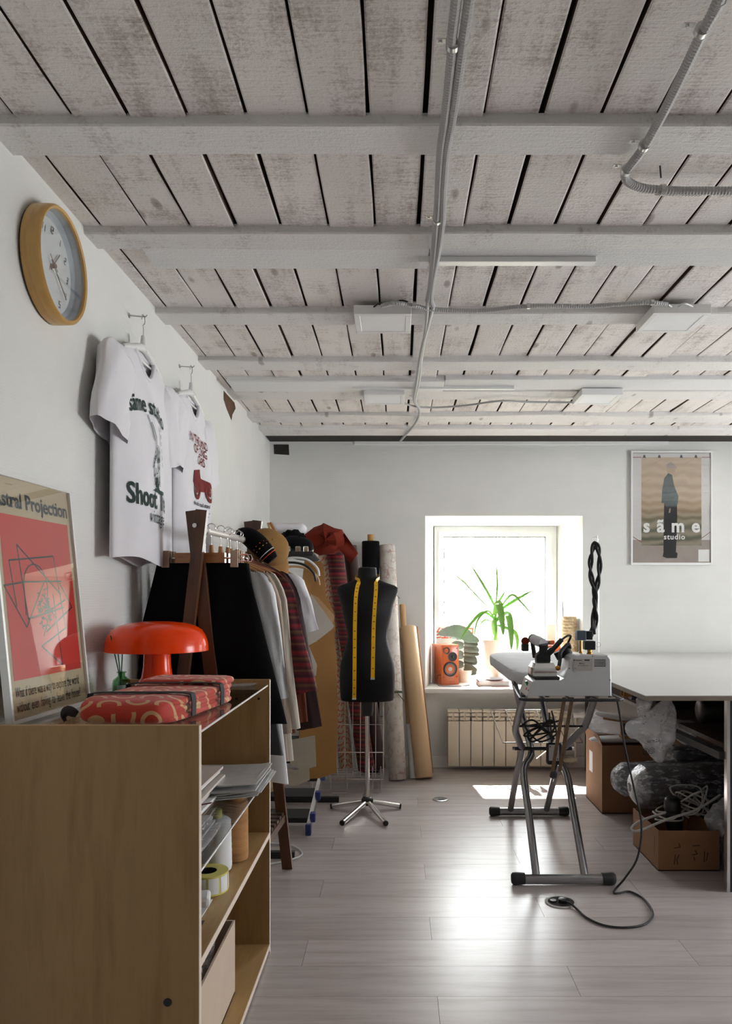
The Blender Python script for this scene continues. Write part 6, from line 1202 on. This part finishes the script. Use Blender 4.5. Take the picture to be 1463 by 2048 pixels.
    vx = (1178-VX)/F_PX*2.98; MB().lathe([(.011, 0), (.011, .006), (.008, .008), (.008, .02)], (vx, 2.98, ztop-.002), 12).build('brass_fitting', 'brass', t, 40); MB().box((vx-.022, 2.962, ztop+.016), (vx+.020, 3.0, ztop+.05), .003).build('solenoid', 'black_plastic', t)
    vx2 = vx-.022; MB().lathe([(.008, 0), (.008, .006), (.005, .008), (.005, .05)], (vx2, 3.03, ztop-.002), 12).build('brass_fitting', 'brass', t, 40); MB().box((vx2-.018, 3.01, ztop+.05), (vx2+.018, 3.05, ztop+.088), .003).build('pressure_switch', 'slate_blue', t); MB().box((vx2+.018, 3.014, ztop+.052), (vx2+.044, 3.046, ztop+.086), .002).build('switch_plug', 'black_plastic', t)
    MB().tube([Vector((vx+.034+.009*math.cos(a), 2.98, ztop+.035+.009*math.sin(a))) for a in [2*PI*k/16 for k in range(16)]], .0008, 5, closed=True).build('pull_ring', 'chrome', t)
    return P, zt+.012, yf, yb, ztop, (vx, vx2)
P_, IZ, yf, yb, ztop, (vx, vx2) = steam_station()
def iron():
    x0 = (1063-VX)/F_PX*2.96; x1 = (1113-VX)/F_PX*2.96; c = Vector(((x0+x1)/2, (yf+yb)/2, IZ+.0005)); w = x1-x0; t = thing('steam_iron', 'professional steam iron with black handle resting on its mat', 'iron', c)
    out = [(-.5, -.06), (-.46, -.072), (.40, -.072), (.5, -.04), (.5, .04), (.40, .072), (-.46, .072), (-.5, .06)]; rows = [(1, 0), (1, .012), (.97, .016), (.97, .030), (.90, .034), (.78, .048), (.60, .052)]; n = len(out); vs = []
    for s_, z in rows: vs += [c+Vector((a*w*s_, b*s_*.9, z)) for a, b in out]
    MB().add(vs, [(j*n+i, j*n+(i+1) % n, (j+1)*n+(i+1) % n, (j+1)*n+i) for j in range(len(rows)-1) for i in range(n)]+[tuple(range(n))[::-1], tuple((len(rows)-1)*n+i for i in range(n))]).build('body', 'silver', t, 30)
    MB().box(c+Vector((-.5*w, -.066, .015)), c+Vector((.44*w, -.064, .0172))).build('seam_band', 'rosegold', t)
    MB().prism([c+Vector((-.028, -.02, .051)), c+Vector((.026, -.02, .051)), c+Vector((.026, -.02, .074)), c+Vector((.012, -.02, .088)), c+Vector((-.014, -.02, .09)), c+Vector((-.028, -.02, .074))], (0, .04, 0)).build('handle_post', 'black_plastic', t)
    a = c+Vector((-.004, -.035, .122)); b = c+Vector((-.024, .06, .134)); MB().tube([c+Vector((-.002, -.01, .085)), c+Vector((-.003, -.03, .108)), a], [.016, .017, .0185], 14).build('handle_neck', 'black_plastic', t, 60); MB().tube([a, a.lerp(b, .5), b], [.018, .0205, .019], 16).build('grip', 'cover_grey', t, 60); MB().cyl(b, b+(b-a).normalized()*.012, .0195, n=16).build('grip_end', 'black_plastic', t)
    MB().tube([b+Vector((-.006, .005, -.005)), c+Vector((-.02, .06, .06))], .009, 10).build('rear_post', 'black_plastic', t, 50)
    MB().box(c+Vector((-.075, .03, .088)), c+Vector((-.048, .06, .118)), .004).build('thermostat', 'black_plastic', t); MB().lathe([(.015, 0), (.016, .008), (.012, .012)], c+Vector((-.062, .045, .126)), 16, (0, -1, .2)).build('dial', 'terracotta_cloth', t, 50)
    MB().tube(catmull([c+Vector((.012, 0, .075)), c+Vector((.04, .0, .10)), c+Vector((.075, .01, .135))], 6), [.013]*6+[.010]*7, 10).build('cable_boot', 'black_plastic', t, 60)
    MB().lathe([(.008, 0), (.01, .004), (.01, .012), (.007, .016)], c+Vector((.43*w, -.05, .028)), 12, (1, -.1, .3)).build('hose_fitting', 'brass', t, 40)
    MB().tube(catmull([c+Vector((.43*w+.01, -.05, .032)), c+Vector((.45*w+.014, -.045, .06)), c+Vector((.5*w+.016, -.03, .09)), c+Vector((.5*w+.05, .0, .118)), Vector((P_[4].x+.01, yf+.12, ztop+.02))], 7), .007, 10).build('steam_hose', 'black_rubber', t, 60)
    MB().tube(catmull([c+Vector((.072, .01, .132)), c+Vector((.10, .015, .150)), c+Vector((.115, .03, .145)), c+Vector((.105, .05, .11)), Vector((P_[4].x+.01, yf+.16, ztop+.005))], 7), .0042, 8).build('power_lead', 'black_rubber', t, 60)
iron()
def cord_mast():
    b = Vector((vx+.062, 3.08, ztop-.01)); top = Vector((W(1190, 1080, 3.08).x, 3.08, W(0, 1081, 3.08).z)); t = thing('cord_holder', 'thin wire mast holding a twisted black iron hose', 'cord holder', b)
    MB().tube([b-Vector((0, 0, .12)), b, Vector((b.x+.0, 3.08, top.z-.08)), top+Vector((.008, 0, .02))], .0016, 6).build('mast', 'zinc', t, 60)
    MB().tube([top+Vector((.012*math.cos(a), 0, .004+.010*math.sin(a))) for a in [PI*1.2*k/10-.3 for k in range(11)]], .0012, 6).build('mast_loop', 'zinc', t)
    L = [(1180, 1272), (1186, 1240), (1190, 1200), (1185, 1170), (1180, 1140), (1182, 1110), (1190, 1086), (1197, 1105), (1198, 1140), (1194, 1170), (1189, 1200), (1191, 1235), (1186, 1268)]
    C0 = catmull([W(a, b_, 3.06) for a, b_ in L], 14); m = len(C0)
    for ph in (0, PI):
        pts = []
        for k, p in enumerate(C0):
            tg = (C0[min(k+1, m-1)]-C0[max(k-1, 0)]).normalized(); sd = tg.cross(Vector((0, 1, 0))).normalized(); a = k*.2+ph; pts.append(p+sd*.0058*math.cos(a)+Vector((0, 1, 0))*.0058*math.sin(a))
        MB().tube(pts, .0060 if ph else .0052, 8).build('twisted_hose', 'black_rubber', t, 60)
cord_mast()
# cable bundle and adaptor hanging under the board
cable_tangle((.64, 3.42, .60), 16, .10, .03, .055, .0042, 'tangled black cable bundle hanging under the ironing board', 'black_rubber', 'cable_bundle', 5)
t = thing('power_adaptor', 'grey black power adaptor hanging on its cable under the ironing board', 'adaptor', (.69, 3.33, .46)); s_ = F_PX/3.33
A0 = W(1107, 1508, 3.33); MB().box((-.032, -.02, -.045), (.032, .02, .05), .010).xf(Matrix.Translation(A0)).build('body', 'black_plastic', t, 40); MB().box((-.026, -.0225, -.025), (.018, -.0195, .044), .002).xf(Matrix.Translation(A0)).build('face_plate', 'label_grey', t)
for x, z in ((-.02, .036), (.012, .036), (.012, -.018)): MB().lathe([(.003, 0), (.002, .002)], A0+Vector((x, -.0225, z)), 8, (0, -1, 0)).build('screw', 'dark_metal', t)
MB().tube(catmull([A0+Vector((-.008, 0, .05)), A0+Vector((-.01, .02, .11)), A0+Vector((-.01, .05, .17))], 6), .0035, 6).build('lead', 'black_rubber', t); MB().tube(catmull([A0+Vector((.012, 0, .05)), A0+Vector((.012, .02, .11)), A0+Vector((.0, .05, .18))], 6), .0035, 6).build('lead', 'black_rubber', t)
MB().tube([A0+Vector((.012, 0, -.04)), A0+Vector((.0, -.005, -.075))], [.006, .005], 8).build('lead', 'black_rubber', t); MB().lathe([(.006, 0), (.015, .012), (.015, .03), (.01, .034)], A0+Vector((0, -.005, -.07)), 14, (-.2, 0, -1)).build('plug', 'black_plastic', t, 50)
for dx in (-.008, .006): MB().cyl(A0+Vector((dx-.008, -.005, -.10)), A0+Vector((dx-.011, -.005, -.118)), .002, n=6).build('plug_pin', 'chrome', t)
# floor power cord and sockets
cd = [Vector((.84, 2.95, .81)), W(1239, 1430, 2.98), W(1250, 1500, 3.02), W(1268, 1580, 3.05), W(1282, 1650, 3.08), W(1274, 1715, 3.12), W(1250, 1755, 3.13), WF(1232, 1776, .006), WF(1227, 1786, .005), WF(1238, 1786, .005), WF(1258, 1783, .005), WF(1283, 1795, .005), WF(1300, 1815, .005), WF(1304, 1833, .005), WF(1285, 1850, .005), WF(1245, 1855, .005), WF(1205, 1850, .005), WF(1172, 1835, .005), WF(1153, 1818, .006), WF(1140, 1807, .012), WF(1128, 1803, .008), WF(1120, 1803, -.0)]
tag(MB().tube(catmull(cd, 8), .0042, 8).build('mains_cable', 'black_rubber', None, 60), 'black power cord falling from the iron rest to the open floor socket', 'power cord')
def floor_socket(c, R, openlid, label):
    c = Vector(c); t = thing('floor_socket', label, 'floor socket', c)
    MB().lathe([(R*1.0, .0), (R, .003), (R*.84, .005), (R*.82, .0035)], c, 36, cap=False).build('ring', 'label_grey' if openlid else 'steel_tube', t, 50)
    MB().lathe([(.001, .0025), (R*.83, .0025)], c, 36, cap=False).build('lid' if not openlid else 'socket_well', 'dark_void' if openlid else 'steel_tube', t)
    if openlid: MB().lathe([(R*.35, .0), (R*.35, .012), (R*.2, .016), (.001, .016)], c+Vector((.012, .0, .002)), 18).build('plug', 'black_plastic', t, 50); MB().lathe([(R*.2, .003), (R*.2, .008)], c+Vector((-.03, .005, .0)), 14).build('socket_pin', 'black_plastic', t)
    else: MB().box(c+Vector((-.012, -.018, .003)), c+Vector((.022, .006, .0042)), .001).build('latch', 'dark_metal', t)
floor_socket(WF(1121, 1805), .062, True, 'open round floor socket with a black plug in it'); floor_socket(WF(880, 1599), .047, False, 'closed round metal floor socket near the dress form')
